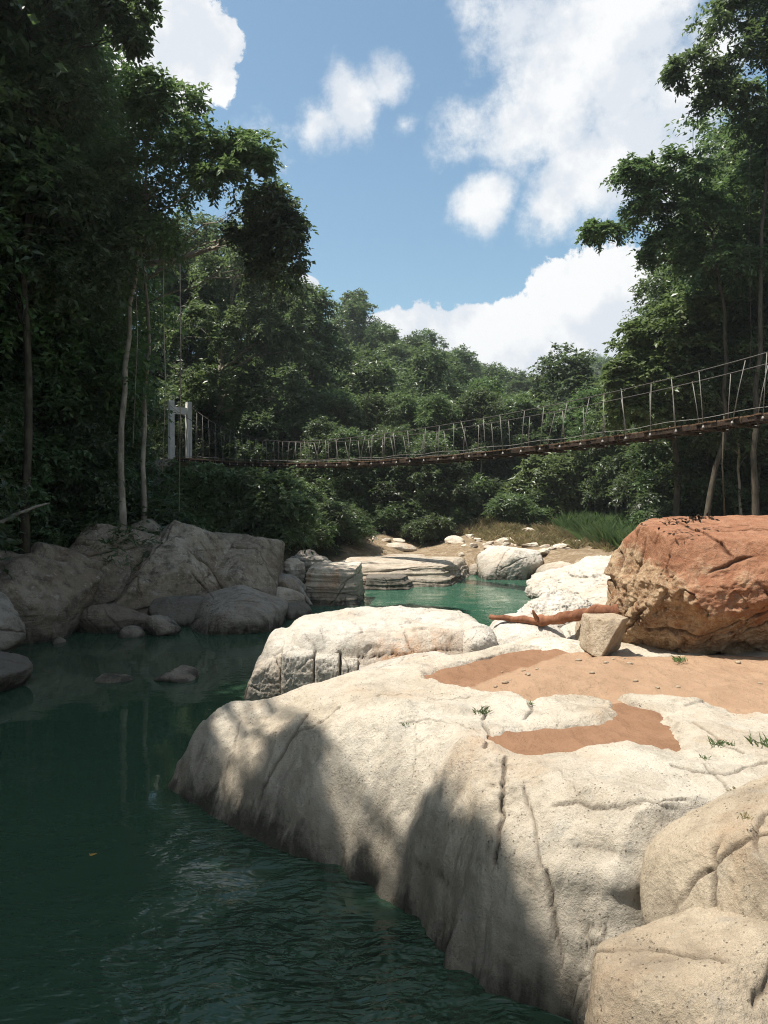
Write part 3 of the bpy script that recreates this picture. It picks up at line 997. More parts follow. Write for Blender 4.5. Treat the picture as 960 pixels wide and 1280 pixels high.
o, _ = grid_rock('river_rock', -3.4, 3.0, 13.6, 18.5, 0.02, mid_H, M['white_rock'], mid_cracks, relief=mid_relief,
                 rust=lambda X, Y, Z: rust_at([(at(500, 828, 14.3), 0.45, 1), (at(545, 815, 14.4), 0.35, .6), (at(595, 806, 14.6), .3, .6)])(np.stack([X, Y, Z], -1).reshape(-1, 3)).reshape(X.shape))
tag(o, 'long white rock with cracked blocky front and orange stains before the green pool', 'rock')
for (xa, xb, yt, yb, D, sd_) in [(303, 353, 813, 872, 15.0, 1), (352, 394, 806, 870, 14.75, 2), (394, 425, 812, 870, 14.6, 3), (427, 448, 818, 872, 14.45, 4), (448, 472, 829, 866, 14.3, 5)]:
    p0, p1 = at(xa, yt, D), at(xb, yt, D)
    zt_ = p0.z
    q_ = boulder('joint_block', ((p0.x + p1.x) / 2, D + .25, zt_ / 2 - .15), ((p1.x - p0.x) / 2 * 1.2, .55, zt_ / 2 + .15), M['white_rock'], 400 + sd_, n=54, k=26, round_=0.45, amp=0.035, freq=1.7, fine=.5, chips=.03, chipf=1.3, crackn=2,
                 planes=[(0, -1, 0.12, 0.9), (-0.25 if sd_ == 1 else 0, -0.1, 1, 0.9), (-1, -0.1, 0.45 if sd_ == 1 else .05, 0.92), (1, -0.1, 0.05, 0.92), (0, 1, 0, 0.9), (0, 0, -1, 0.9), (0.1, -0.7, 0.7, 1.12)])
    q_.parent = o
boulder_px('river_rock', 440, 606, 809, 850, 13.7, 0.85, M['white_rock'], 142, 'low white ledge with an orange stained end where the dark sand begins', zbot=0.6, n=90, k=16, round_=0.55, npl=12, dmin=0.82, amp=0.03, freq=2.0, fine=0.5, chips=0.02, chipf=1.4, crackn=4,
           rustf=rust_at([(at(475, 830, 13.2), 0.35, 1), (at(520, 835, 13.2), 0.3, .7)]))
boulder_px('river_rock', 566, 622, 776, 816, 15.2, 0.9, M['white_rock'], 143, 'narrow white rock split by dark joints beside the thin end of the log', zbot=0.6, n=60, k=18, npl=10, dmin=0.82, amp=0.03, chips=0.02, crackn=3)

# right shore of the pool
boulder_px('river_rock', 672, 905, 698, 775, 22.5, 3.4, M['white_rock'], 41, 'broad rough white rock on the pool shore behind the log', sink=0.8, n=90, amp=0.075, freq=2.0, npl=18, k=10, dmin=0.8, crackn=3)
boulder_px('river_rock', 640, 745, 742, 790, 19.3, 1.7, M['white_rock'], 42, 'low knobbly white rock beside the green pool behind the log', sink=0.7, n=80, amp=0.085, freq=2.2, npl=18, k=10, dmin=0.8, crackn=2)
boulder_px('river_rock', 604, 704, 772, 814, 15.4, 1.5, M['white_rock'], 43, 'smooth white rock under the thin end of the log', sink=0.5, n=70, amp=0.03, npl=12, k=8, crackn=2)
boulder_px('river_rock', 690, 748, 778, 806, 15.2, 0.9, M['white_rock'], 44, 'cracked flat white block under the middle of the log', sink=0.4, n=60, amp=0.03, npl=9, k=20, crackn=3)
boulder_px('river_rock', 626, 752, 800, 826, 13.6, 0.9, M['far_rock'], 45, 'low tan ledge along the sand edge in front of the log', sink=0.3, n=60, amp=0.04, npl=10, k=10, crackn=1)
boulder_px('river_rock', 719, 752, 765, 800, 14.6, 0.5, M['tan_rock'], 46, 'upright tan stone behind the angular block at the red boulder', sink=0.4, n=40, amp=0.05, npl=9, k=14)
boulder_px('pebble', 585, 602, 848, 857, 11.2, 0.12, M['white_rock'], 47, 'small white stone half buried in the dark sand', 'stone', sink=0.05, n=24, amp=0.04)
boulder_px('pebble', 876, 884, 942, 948, 7.7, 0.05, M['tan_rock'], 48, 'tiny tan stone on the pale rock by the sand hollow', 'stone', sink=0.03, n=12, amp=0.04)

# far side of the pool
boulder_px('river_rock', 380, 457, 706, 757, 30.3, 1.35, M['far_rock'], 51, 'square layered cream rock at the water between the two pools', sink=0.5, n=80, k=26, layers=0.05, amp=0.03, crackn=3,
           planes=[(0, -1, 0.08, 0.9), (0, 0, 1, 0.9), (-1, 0, 0.1, 0.92), (1, -0.1, 0.1, 0.9), (0, 1, 0, 0.9), (0, 0, -1, 0.9), (-0.6, -0.6, 0.3, 1.15), (-0.5, 0, 0.8, 1.1)], round_=0.5)
boulder_px('river_rock', 418, 612, 702, 742, 38.0, 3.6, M['far_rock'], 52, 'wide flat layered pale slab along the far edge of the green pool', zbot=-0.9, n=90, k=22, layers=0.09, amp=0.02, crackn=3,
           planes=[(0, -1, 0.25, 0.9), (0, 0, 1, 0.85), (-1, 0, 0.1, 0.92), (1, -0.3, 0.2, 0.9), (0, 1, 0, 0.9), (0, 0, -1, 0.9), (0.7, -0.7, 0.2, 1.1)], round_=0.45)
boulder_px('river_rock', 345, 575, 697, 720, 43.0, 3.0, M['far_rock'], 53, 'long upper cream ledge at the foot of the dark forest', zbot=-0.3, n=80, k=22, layers=0.08, amp=0.02, crackn=2,
           planes=[(0, -1, 0.3, 0.9), (0, 0, 1, 0.85), (-1, 0, 0.1, 0.92), (1, -0.3, 0.2, 0.9), (0, 1, 0, 0.9), (0, 0, -1, 0.9)], round_=0.45)
boulder_px('river_rock', 454, 527, 720, 738, 34.6, 0.8, M['dark_rock'], 54, 'dark grey layered rock lying low in front of the pale slab', sink=0.4, n=60, k=18, layers=0.05, amp=0.03, crackn=2,
           planes=[(0, -1, 0.2, 0.9), (0, 0, 1, 0.9), (-1, 0, 0.1, 0.92), (1, -0.2, 0.4, 0.95), (0, 1, 0, 0.9), (0, 0, -1, 0.9)], round_=0.5)
boulder_px('boulder', 599, 679, 684, 722, 39.5, 1.5, M['white_rock'], 55, 'domed whitish boulder at the far end of the green pool', 'boulder', sink=0.5, n=80, k=14, amp=0.05, crackn=2,
           planes=[(-0.75, -0.3, 0.6, 0.78), (0.5, -0.5, 0.6, 0.86), (0.8, -0.6, -0.15, 0.80), (0, -1, 0.1, 0.9), (-1, 0, 0, 0.95), (1, 0, 0, 0.9), (0, 1, 0, 0.9), (0, 0, -1, 0.9), (0.2, 0, 1, 0.92)], round_=0.7)
boulder_px('river_rock', 672, 742, 703, 728, 37.5, 2.0, M['far_rock'], 56, 'low cream ledge to the side of the domed boulder', sink=0.4, n=50, k=10, amp=0.05, npl=10)
boulder_px('river_rock', 585, 622, 704, 722, 41.0, 1.0, M['far_rock'], 57, 'small pale ledge tucked behind the domed boulder', sink=0.4, n=40, k=10, amp=0.05, npl=10)
boulder_px('river_rock', 322, 352, 694, 738, 29.6, 0.7, M['grey_rock'], 61, 'upright grey block at the end of the shaded rock wall', sink=0.4, n=50, k=20, npl=9, amp=0.05, crackn=2, layers=0.03)
boulder_px('river_rock', 352, 382, 698, 722, 31.5, 0.7, M['far_rock'], 62, 'rusty tan block behind the upright grey block', sink=0.4, n=40, k=20, npl=9, amp=0.06, layers=0.03)
boulder_px('river_rock', 332, 382, 718, 740, 29.0, 0.8, M['grey_rock'], 63, 'flat grey stone lying before the upright block', sink=0.3, n=50, k=14, npl=10, amp=0.05)
boulder_px('river_rock', 362, 415, 688, 708, 35.0, 1.0, M['grey_rock'], 64, 'stacked flat grey rock under the leafy bank', sink=0.5, n=50, k=18, npl=9, amp=0.05, layers=0.05)
boulder_px('river_rock', 318, 382, 732, 758, 28.0, 1.0, M['far_rock'], 65, 'orange tinted ledge beside the square cream rock', sink=0.4, n=50, k=14, npl=10, amp=0.06)
boulder_px('river_rock', 345, 390, 752, 776, 26.6, 0.8, M['dark_rock'], 66, 'smooth dark wet rock behind the big grey boulder', sink=0.3, n=50, k=7, npl=10, amp=0.03)
boulder_px('river_rock', 355, 384, 740, 760, 28.2, 0.6, M['dark_rock'], 67, 'small dark rock under the pale stick', sink=0.3, n=40, k=10, npl=10, amp=0.05)
# left bank
boulder_px('boulder', 224, 355, 738, 798, 24.4, 1.5, M['grey_rock'], 71, 'big grey boulder with sunlit end at the foot of the rock wall', 'boulder', sink=0.4, n=90, k=14, amp=0.045, crackn=4, chips=.015,
           planes=[(-0.35, -0.35, 0.87, 0.86), (0.35, -0.55, 0.75, 0.86), (0.85, -0.4, 0.2, 0.9), (0.25, -0.85, -0.35, 0.82), (-0.8, -0.5, 0.35, 0.9), (0, -1, 0.1, 0.95), (0, 1, 0, 0.9), (0, 0, -1, 0.9), (1, 0, -0.2, 0.9), (0.5, 0, 0.8, 0.95)], round_=0.65)
boulder_px('boulder', 183, 226, 767, 797, 23.2, 0.5, M['grey_rock'], 72, 'rounded grey stone between the rock wall and the big grey boulder', 'boulder', sink=0.2, n=44, k=16, npl=13, dmin=0.62, amp=0.06, chips=.03, crackn=1)
boulder_px('boulder', 150, 180, 782, 797, 22.8, 0.35, M['grey_rock'], 73, 'small wedge of grey stone at the water edge of the wall', 'boulder', sink=0.2, n=36, k=14, npl=8, amp=0.04)
boulder_px('boulder', 192, 248, 834, 858, 17.6, 0.55, M['grey_rock'], 74, 'rounded grey stone rising from the open dark water', 'boulder', sink=0.25, n=44, k=16, npl=13, dmin=0.62, amp=0.06, chips=.03, crackn=1)
boulder_px('boulder', 122, 168, 842, 856, 17.4, 0.4, M['grey_rock'], 75, 'flat grey stone barely above the open dark water', 'boulder', sink=0.25, n=40, k=16, npl=13, dmin=0.62, amp=0.06, chips=.03, crackn=1)
boulder_px('boulder', 64, 82, 796, 804, 21.8, 0.3, M['bank_rock'], 76, 'tiny brown stone in the water below the rock wall', 'boulder', sink=0.2, n=24, k=8, npl=10, amp=0.03)
slabp = lambda nx, ny, nz: [(nx, ny, nz, 0.55), (0, 0.2, 1, 0.9), (-1, -0.1, 0.35, 0.9), (1, -0.1, 0.1, 0.9), (0, 1, 0, 0.9), (0, 0, -1, 0.9), (nx + 0.7, ny, nz * 0.6, 0.74), (nx - 0.7, ny, nz, 0.74), (nx, ny - 0.5, nz - 0.6, 0.78)]
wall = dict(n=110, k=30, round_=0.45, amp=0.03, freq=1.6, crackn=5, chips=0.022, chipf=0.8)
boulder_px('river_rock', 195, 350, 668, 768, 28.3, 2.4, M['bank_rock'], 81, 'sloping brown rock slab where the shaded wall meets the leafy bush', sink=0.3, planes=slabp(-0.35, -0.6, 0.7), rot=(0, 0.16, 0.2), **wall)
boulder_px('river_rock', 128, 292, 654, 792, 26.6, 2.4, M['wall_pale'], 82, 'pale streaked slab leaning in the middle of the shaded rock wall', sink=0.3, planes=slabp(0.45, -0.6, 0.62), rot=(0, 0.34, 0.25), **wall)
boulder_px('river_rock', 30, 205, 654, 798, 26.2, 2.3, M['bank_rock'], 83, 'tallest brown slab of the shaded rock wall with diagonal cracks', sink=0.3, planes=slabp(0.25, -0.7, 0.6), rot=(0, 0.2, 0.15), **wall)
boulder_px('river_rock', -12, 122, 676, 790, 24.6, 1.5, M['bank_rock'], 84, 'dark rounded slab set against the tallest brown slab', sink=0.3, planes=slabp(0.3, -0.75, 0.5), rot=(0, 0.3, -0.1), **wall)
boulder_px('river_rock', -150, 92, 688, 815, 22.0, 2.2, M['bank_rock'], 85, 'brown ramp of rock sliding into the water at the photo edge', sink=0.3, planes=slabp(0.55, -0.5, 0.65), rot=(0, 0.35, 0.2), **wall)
boulder_px('boulder', -70, 32, 742, 818, 19.3, 1.0, M['grey_rock'], 86, 'grey boulder at the photo edge before the brown ramp', 'boulder', sink=0.3, n=70, k=16, npl=13, amp=0.05, chips=.02, crackn=2)
boulder_px('boulder', -70, 27, 817, 862, 16.4, 0.9, M['dark_rock'], 87, 'lowest grey boulder at the photo edge in the dark water', 'boulder', sink=0.3, n=60, k=14, npl=13, amp=0.05, chips=.02, crackn=1)
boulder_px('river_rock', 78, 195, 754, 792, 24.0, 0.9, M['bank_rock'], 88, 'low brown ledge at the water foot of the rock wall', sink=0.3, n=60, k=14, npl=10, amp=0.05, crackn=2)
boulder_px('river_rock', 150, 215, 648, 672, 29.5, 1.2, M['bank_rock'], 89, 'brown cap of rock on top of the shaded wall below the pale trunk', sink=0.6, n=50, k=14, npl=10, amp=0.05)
boulder_px('river_rock', 185, 262, 745, 785, 25.2, 0.9, M['dark_rock'], 90, 'rock wedge coloured dark for the shadow in the cleft of the wall', sink=0.3, n=50, k=18, npl=9, amp=0.05)  # dark rock stands in for the wedge of shadow here
boulder_px('river_rock', 280, 345, 735, 762, 26.4, 0.9, M['grey_rock'], 91, 'low grey rock between the wall and the big grey boulder', sink=0.4, n=50, k=12, npl=10, amp=0.05)

# stones strewn over the far gravel bank
rg = np.random.default_rng(4)
protos = []
for q in range(5):
    b = boulder('stone', (0, 0, 0), (1.0, 0.8, 0.6), M['far_rock'], 300 + q, n=18, k=26, npl=9, amp=0.06, round_=0.6)
    protos.append(b)
first = [True] * 5
cnt = 0
spots = []
while cnt < 170:
    px_, D = (rg.uniform(395, 770), rg.uniform(43, 58)) if cnt < 100 else (rg.uniform(540, 745), rg.uniform(41.5, 52))
    x = (px_ - 480) / F * D
    if D < 47 and px_ < 575: continue
    z = ground_z(x, D)
    q = rg.integers(5)
    s = rg.uniform(0.1, 0.36) if rg.random() < 0.85 else rg.uniform(0.4, 0.7)
    b = protos[q] if first[q] else protos[q].copy()
    if not first[q]: COL.objects.link(b)
    first[q] = False
    b.location = (x, D, z + 0.1 * s); b.scale = (s * rg.uniform(0.8, 1.6), s, s * rg.uniform(0.6, 1)); b.rotation_euler = (0, 0, rg.uniform(0, 6))
    tag(b, 'pale stone among those strewn over the far gravel bank below the forest', 'stone', 'stones strewn over the far gravel bank')
    cnt += 1

# ------------------------------------------------------------------ driftwood
def wood(name, pts, r0, r1, mat, label, bumps=0.15, seed=1, knots=(), cat='driftwood', sides=14):
    pts = np.array([np.array(p) for p in pts])
    n = 60
    t = np.linspace(0, len(pts) - 1, n)
    P = np.stack([np.interp(t, np.arange(len(pts)), pts[:, k]) for k in range(3)], -1)
    P += 0.35 * r0 * np.stack([perlin(np.stack([t * 2 + 9 * k + seed, t * 0, t * 0], -1)) for k in range(3)], -1)
    r = np.linspace(r0, r1, n) * (1 + bumps * perlin(np.stack([t * 3.0 + seed, t * 0 + 5, t * 0], -1)))
    for kx, ka in knots:
        r *= 1 + ka * np.exp(-((np.linspace(0, 1, n) - kx) / 0.03) ** 2)
    V, Q = tube(P, r, sides)
    V = V + 0.12 * r0 * np.stack([perlin(V * 9 + k * 31) for k in range(3)], -1)
    o = link(name, mesh_np(name, V, Q), mat)
    tag(o, label, cat)
    return o


lg = wood('driftwood_log', [at(775, 763, 13.9), at(740, 766, 14.2), at(715, 770, 14.5), at(690, 775, 14.8), at(672, 777, 15.0), at(650, 774, 15.2), at(612, 771, 15.5)], 0.125, 0.05, M['log_bark'],
          'reddish brown driftwood log lying on the white rocks beside the red boulder', knots=((0.42, 0.25), (0.62, 0.5)), cat='log')
V, Q = tube([at(672, 775, 14.9), at(668, 768, 14.8), at(666, 763, 14.75)], [0.05, 0.035, 0.02], 8)
link('branch_stub', mesh_np('branch_stub', V, Q), M['log_bark'], lg)
wood('driftwood_stick', [at(375, 735, 28.3), at(381, 745, 28.0), at(389, 756, 27.7)], 0.085, 0.06, M['grey_wood'], 'pale grey stick leaning into the water beside the square cream rock')
wood('driftwood_stick', [at(724, 715, 24.0) + Vector((0, -1, 0.0)), at(741, 706, 24.2) + Vector((0, -1, 0.0))], 0.05, 0.04, M['dark_wood'], 'short dark stick lying on the broad white rock by the pool', seed=4)
wood('driftwood_branch', [at(-25, 668, 21.0), at(15, 645, 21.4), at(45, 633, 21.8), at(62, 629, 22)], 0.06, 0.02, M['grey_wood'], 'pale bare branch stretching over the rock wall at the photo edge', seed=8)
wood('driftwood_branch', [at(625, 672, 52), at(690, 668, 53), at(740, 664, 54)], 0.07, 0.04, M['grey_wood'], 'thin grey fallen trunk lying along the far bank below the trees', seed=9)

# ------------------------------------------------------------------ foliage


def leaf_quads(P, T, N, L, W):
    """one pointed leaf per row"""
    T = T / (np.linalg.norm(T, axis=1)[:, None] + 1e-9)
    S = np.cross(T, N); S /= np.linalg.norm(S, axis=1)[:, None] + 1e-9
    L = L[:, None]; W = W[:, None]
    Nn = np.cross(S, T)
    a = P
    m = P + T * L * 0.42
    V = np.stack([a, m + S * W * 0.5 + Nn * W * 0.12, P + T * L - Nn * L * 0.10, m - S * W * 0.5 + Nn * W * 0.12], 1)
    return V.reshape(-1, 3)


def sprays(rg, C, Rr, out, ntw, nlf, L, droop=0.35, up=0.15, wr=0.5):
    """C clump centres, Rr radii, out outward directions -> leaf verts"""
    n = len(C)
    K = n * ntw
    c = np.repeat(C, ntw, 0); rr = np.repeat(Rr, ntw); oo = np.repeat(out, ntw, 0)
    d = rg.normal(size=(K, 3)); d /= np.linalg.norm(d, axis=1)[:, None]
    d = d + oo * 0.55 + np.array([0, 0, up]); d /= np.linalg.norm(d, axis=1)[:, None]
    start = c + d * (rr * rg.uniform(0.05, 0.45, K))[:, None]
    ln = rr * rg.uniform(0.5, 1.0, K)
    t = (np.arange(nlf) + 0.6) / nlf
    P = start[:, None, :] + d[:, None, :] * (ln[:, None] * t[None])[..., None]
    P[..., 2] -= droop * ln[:, None] * t[None] ** 2
    side = np.cross(d, np.array([0, 0, 1.0])); side /= np.linalg.norm(side, axis=1)[:, None] + 1e-6
    sg = np.where(np.arange(nlf) % 2 == 0, 1.0, -1.0)
    T = d[:, None, :] * 0.5 + side[:, None, :] * sg[None, :, None] * 0.9 + rg.normal(size=P.shape) * 0.35
    T[..., 2] -= 0.35
    N = np.array([0, 0, 1.0]) + rg.normal(size=P.shape) * 0.55 + 0.25 * d[:, None, :]
    P = P.reshape(-1, 3); T = T.reshape(-1, 3); N = N.reshape(-1, 3)
    LL = L * rg.uniform(0.65, 1.25, len(P))
    return leaf_quads(P, T, N, LL, LL * wr)


def leaves_mesh(name, V):
    n = len(V) // 4
    return mesh_np(name, V, np.arange(n * 4).reshape(n, 4), smooth=False)


def crown_clumps(rg, lobes):
    """lobes: (cx,cy,cz, rx,ry,rz, n, clump radius)"""
    C, Rr, O, who = [], [], [], []
    for q, (cx, cy, cz, rx, ry, rz, n, cr) in enumerate(lobes):
        d = rg.normal(size=(n, 3)); d /= np.linalg.norm(d, axis=1)[:, None]
        d[:, 2] = np.where(d[:, 2] < -0.3, -d[:, 2] * 0.6, d[:, 2])
        rad = rg.uniform(0.35, 1.0, n) ** 0.6
        C.append(np.array([cx, cy, cz]) + d * rad[:, None] * np.array([rx, ry, rz]))
        Rr.append(cr * rg.uniform(0.65, 1.3, n)); O.append(d); who += [q] * n
    return np.vstack(C), np.concatenate(Rr), np.vstack(O), np.array(who)


def bez(a, b, c, n=8):
    t = np.linspace(0, 1, n)[:, None]
    return (1 - t) ** 2 * np.asarray(a) + 2 * t * (1 - t) * np.asarray(b) + t ** 2 * np.asarray(c)


def build_tree(name, seed, trunk, r0, lobes, leafL, ntw, nlf, leafm, barkm, droop=0.35, limbs=True, sides=8, wr=0.5, up=0.15, extra=()):
    """trunk: list of local points. returns the Empty"""
    rg = np.random.default_rng(seed)
    root = bpy.data.objects.new(name, None); COL.objects.link(root)
    trunk = np.array([np.array(p) for p in trunk], float)
    t = np.linspace(0, len(trunk) - 1, 14)
    TP = np.stack([np.interp(t, np.arange(len(trunk)), trunk[:, k]) for k in range(3)], -1)
    TP[1:-1] += 0.35 * r0 * rg.normal(size=(12, 3))
    rad = r0 * (1 - 0.72 * np.linspace(0, 1, 14)); rad[0] *= 1.5; rad[1] *= 1.12
    parts = [tube(TP, rad, sides)]
    C, Rr, O, who = crown_clumps(rg, lobes)
    if limbs:
        for q, lb in enumerate(lobes):
            c = np.array(lb[:3])
            zz = np.clip(c[2] - 0.5 * lb[5] - abs(c[0]) * 0.1, TP[4, 2], TP[-1, 2])
            k = int(np.argmin(np.abs(TP[:, 2] - zz)))
            a = TP[k]
            midp = (a * 0.45 + c * 0.55) + np.array([0, 0, 0.12 * np.linalg.norm(c - a)])
            LP = bez(a, midp, c, 9) + np.vstack([np.zeros(3), 0.08 * rg.normal(size=(7, 3)), np.zeros(3)])
            lr = max(0.03, rad[k] * 0.6)
            parts.append(tube(LP, np.linspace(lr, lr * 0.3, 9), 6))
            idx = np.where(who == q)[0]
            for i in rg.permutation(idx)[:max(4, len(idx) // 3)]:
                s = LP[rg.integers(3, 9)]
                e = C[i]
                mp = (s + e) / 2 + np.array([0, 0, 0.10 * np.linalg.norm(e - s)])
                parts.append(tube(bez(s, mp, e, 6), np.linspace(lr * 0.32, lr * 0.08, 6), 5))
    for (pts, ra, rb) in extra:
        pts = np.array([np.array(p) for p in pts], float)
        parts.append(tube(pts, np.linspace(ra, rb, len(pts)), 6))
    V, Q = join(parts)
    link('trunk', mesh_np('trunk', V, Q), barkm, root)
    link('crown', leaves_mesh('crown', sprays(rg, C, Rr, O, ntw, nlf, leafL, droop, up, wr)), leafm, root)
    return root


def copy_tree(o):
    c = o.copy(); COL.objects.link(c)
    for ch in o.children:
        d = ch.copy(); COL.objects.link(d); d.parent = c
    return c


def rand_lobes(seed, h0, h1, R_, n, ncl, cr):
    rg = np.random.default_rng(seed)
    L = []
    for k in range(n):
        f = (k + 0.5) / n
        a = k * 2.4 + rg.uniform(-.5, .5)
        z = h0 + (h1 - h0) * f
        rr = R_ * (0.62 * math.sin(math.pi * min(1, 0.25 + 0.72 * f)) + 0.05)
        s = R_ * rg.uniform(0.42, 0.62)
        L.append((rr * math.cos(a), rr * math.sin(a), z, s, s, s * 0.7, ncl, cr))
    L.append((0, 0, h1 - 0.2 * (h1 - h0), R_ * .5, R_ * .5, (h1 - h0) * .22, ncl, cr))
    return L


class Kind:
    """a first tree that later copies come from; the first placing moves the original"""
    def __init__(self, make):
        self.make = make; self.root = None

    def put(self, loc, rz, s, label, cat, group, sz=None):
        if self.root is None:
            self.root = self.make(); o = self.root
        else:
            o = copy_tree(self.root)
        o.location = loc; o.rotation_euler = (0, 0, rz); o.scale = (s, s, sz or s)
        tag(o, label, cat, group)
        return o


def mk(name, seed, H, h0, R_, nl, ncl, cr, leafL, ntw, nlf, leafm, barkm, r0, **kw):
    return Kind(lambda: build_tree(name, seed, [(0, 0, -1.0), (0.15, 0.1, H * .3), (-.1, .1, H * .6), (0.1, 0, H * .92)], r0,
                                   rand_lobes(seed, h0, H, R_, nl, ncl, cr), leafL, ntw, nlf, leafm, barkm, **kw))


K_big = mk('rainforest_tree', 101, 19, 5, 5.0, 13, 22, 1.25, 0.30, 14, 9, M['leaf_dark'], M['bark'], 0.34)
K_big2 = mk('rainforest_tree', 102, 17, 3.5, 4.4, 14, 20, 1.15, 0.26, 14, 9, M['leaf_mid'], M['bark'], 0.28)
K_und = mk('understorey_tree', 103, 8, 1.2, 2.6, 9, 16, 0.85, 0.26, 12, 8, M['leaf_dark'], M['bark'], 0.12)
K_slim = mk('slender_tree', 104, 11, 5, 2.3, 8, 14, 0.85, 0.24, 12, 8, M['leaf_mid'], M['pale_bark'], 0.11)
K_hill = [mk('hillside_tree', 110, 13, 3.5, 4.3, 11, 11, 1.25, 0.52, 10, 7, M['leaf_mid'], M['bark'], 0.25, limbs=True),
          mk('hillside_tree', 111, 15, 4.5, 3.8, 11, 10, 1.15, 0.48, 10, 7, M['leaf_dark'], M['bark'], 0.25),
          mk('hillside_tree', 112, 11, 2.5, 4.6, 10, 11, 1.3, 0.55, 10, 7, M['leaf_mid'], M['pale_bark'], 0.22)]


def bush_lobes(seed, H, R_, n, ncl, cr):
    rg = np.random.default_rng(seed)
    return [(R_ * .55 * math.cos(k * 2.4), R_ * .55 * math.sin(k * 2.4), H * rg.uniform(0.25, 0.75), R_ * .5, R_ * .5, H * .28, ncl, cr) for k in range(n)]


K_bush = Kind(lambda: build_tree('bush', 120, [(0, 0, -.4), (0, 0.05, .5), (0, 0, 1.3)], 0.06, bush_lobes(120, 2.4, 1.6, 7, 12, .62), .22, 11, 7, M['leaf_mid'], M['bark']))
K_bushd = Kind(lambda: build_tree('bush', 121, [(0, 0, -.4), (0, 0.05, .5), (0, 0, 1.3)], 0.06, bush_lobes(121, 2.2, 1.7, 7, 12, .66), .26, 10, 7, M['leaf_dark'], M['bark'], droop=0.6, wr=0.35))

# --- particular trees, with crowns where the photo shows them
def lobe(x, y, D, r, ry=None, n=26, cr=0.9, base=None, rd=None):
    p = at(x, y, D); b = base or Vector((0, 0, 0))
    s = D / F
    return (p.x - b.x, p.y - b.y, p.z - b.z, r * s, rd or r * s, (ry or r) * s, n, cr)


def tree_at(name, seed, base, trunk_pts, r0, lobes, leafL, ntw, nlf, lm, bm, label, cat='tree', group=None, extra=(), **kw):
    b = base
    root = build_tree(name, seed, [Vector(p) - b for p in trunk_pts], r0, [(l[0] - b.x, l[1] - b.y, l[2] - b.z, *l[3:]) for l in lobes], leafL, ntw, nlf, lm, bm,
                      extra=[([Vector(p) - b for p in pts], ra, rb) for (pts, ra, rb) in extra], **kw)
    root.location = b
    tag(root, label, cat, group)
    return root


# tall pale-trunked tree on the rock wall, crown over the tower, one limb reaching out to the right
b = at(150, 655, 27.5)
tree_at('rainforest_tree', 201, b, [b - Vector((0, 0, 1.2)), at(152, 520, 27.8), at(162, 400, 28.2), at(178, 290, 28), at(185, 190, 27.5)], 0.125,
        [lobe(150, 150, 27, 60, 45, 26, .75), lobe(205, 135, 26.2, 42, 30, 22, .6), lobe(250, 195, 26.2, 45, 28, 24, .62), lobe(305, 185, 25.8, 30, 14, 18, .42), lobe(325, 205, 25.8, 18, 10, 10, .34),
         lobe(270, 225, 25.8, 35, 16, 16, .45), lobe(180, 230, 27, 55, 40, 26, .75), lobe(190, 300, 26.5, 30, 32, 20, .55), lobe(120, 260, 28, 60, 50, 26, .8)],
        0.20, 13, 9, M['leaf_mid'], M['pale_bark'], 'tall tree with pale slim trunk on the rock wall, crown reaching over the river',
        extra=[([at(205, 300, 27), at(204, 380, 27), at(207, 480, 27), at(203, 590, 27)], .018, .014), ([at(168, 300, 27.2), at(172, 420, 27.2), at(166, 560, 27.2)], .016, .012), ([at(225, 330, 26.5), at(226, 450, 26.5), at(224, 640, 26.8)], .02, .016)])
b = at(178, 640, 29.5)
tree_at('rainforest_tree', 202, b, [b - Vector((0, 0, 1.2)), at(180, 520, 29.8), at(186, 420, 30), at(180, 330, 30.4), at(183, 280, 30.6)], 0.10,
        [lobe(335, 262, 27.5, 34, 30, 26, .55), lobe(355, 300, 27.5, 26, 26, 20, .5), lobe(318, 300, 28, 32, 28, 22, .55), lobe(345, 340, 28, 34, 26, 22, .55), lobe(180, 300, 27.5, 32, 34, 20, .6),
         lobe(365, 278, 27.5, 14, 22, 10, .36)],
        0.20, 13, 9, M['leaf_dark'], M['pale_bark'], 'slim tree with a long bare limb holding a dark leafy crown above the white tower',
        extra=[([at(181, 330, 30.4), at(215, 325, 30.4), at(245, 316, 30.4), at(270, 310, 29.2), at(300, 290, 28.3), at(325, 270, 27.6)], 0.12, 0.05)])
# tree overhead at the top left with a hanging spray
b = at(30, 660, 24)
tree_at('rainforest_tree', 203, b, [b - Vector((0, 0, 1.5)), at(35, 450, 24.2), at(30, 250, 24.5), at(40, 60, 24.8), at(40, -120, 25)], 0.13,
        [lobe(40, 40, 24, 75, 55, 30, .8), lobe(-20, 150, 24, 90, 70, 36, .95), lobe(75, 130, 24.5, 60, 50, 30, .8), lobe(60, 250, 25, 70, 55, 30, .85), lobe(155, 15, 23.5, 34, 24, 22, .42), lobe(162, 50, 23.5, 14, 16, 10, .32),
         lobe(55, -30, 24, 50, 24, 26, .6), lobe(20, -90, 24, 90, 60, 30, .9), lobe(10, 360, 25, 90, 70, 34, .95), lobe(105, 350, 26, 60, 50, 26, .8)],
        0.21, 14, 9, M['leaf_dark'], M['bark'], 'towering dark tree leaning over the rock wall at the photo edge', droop=0.45)
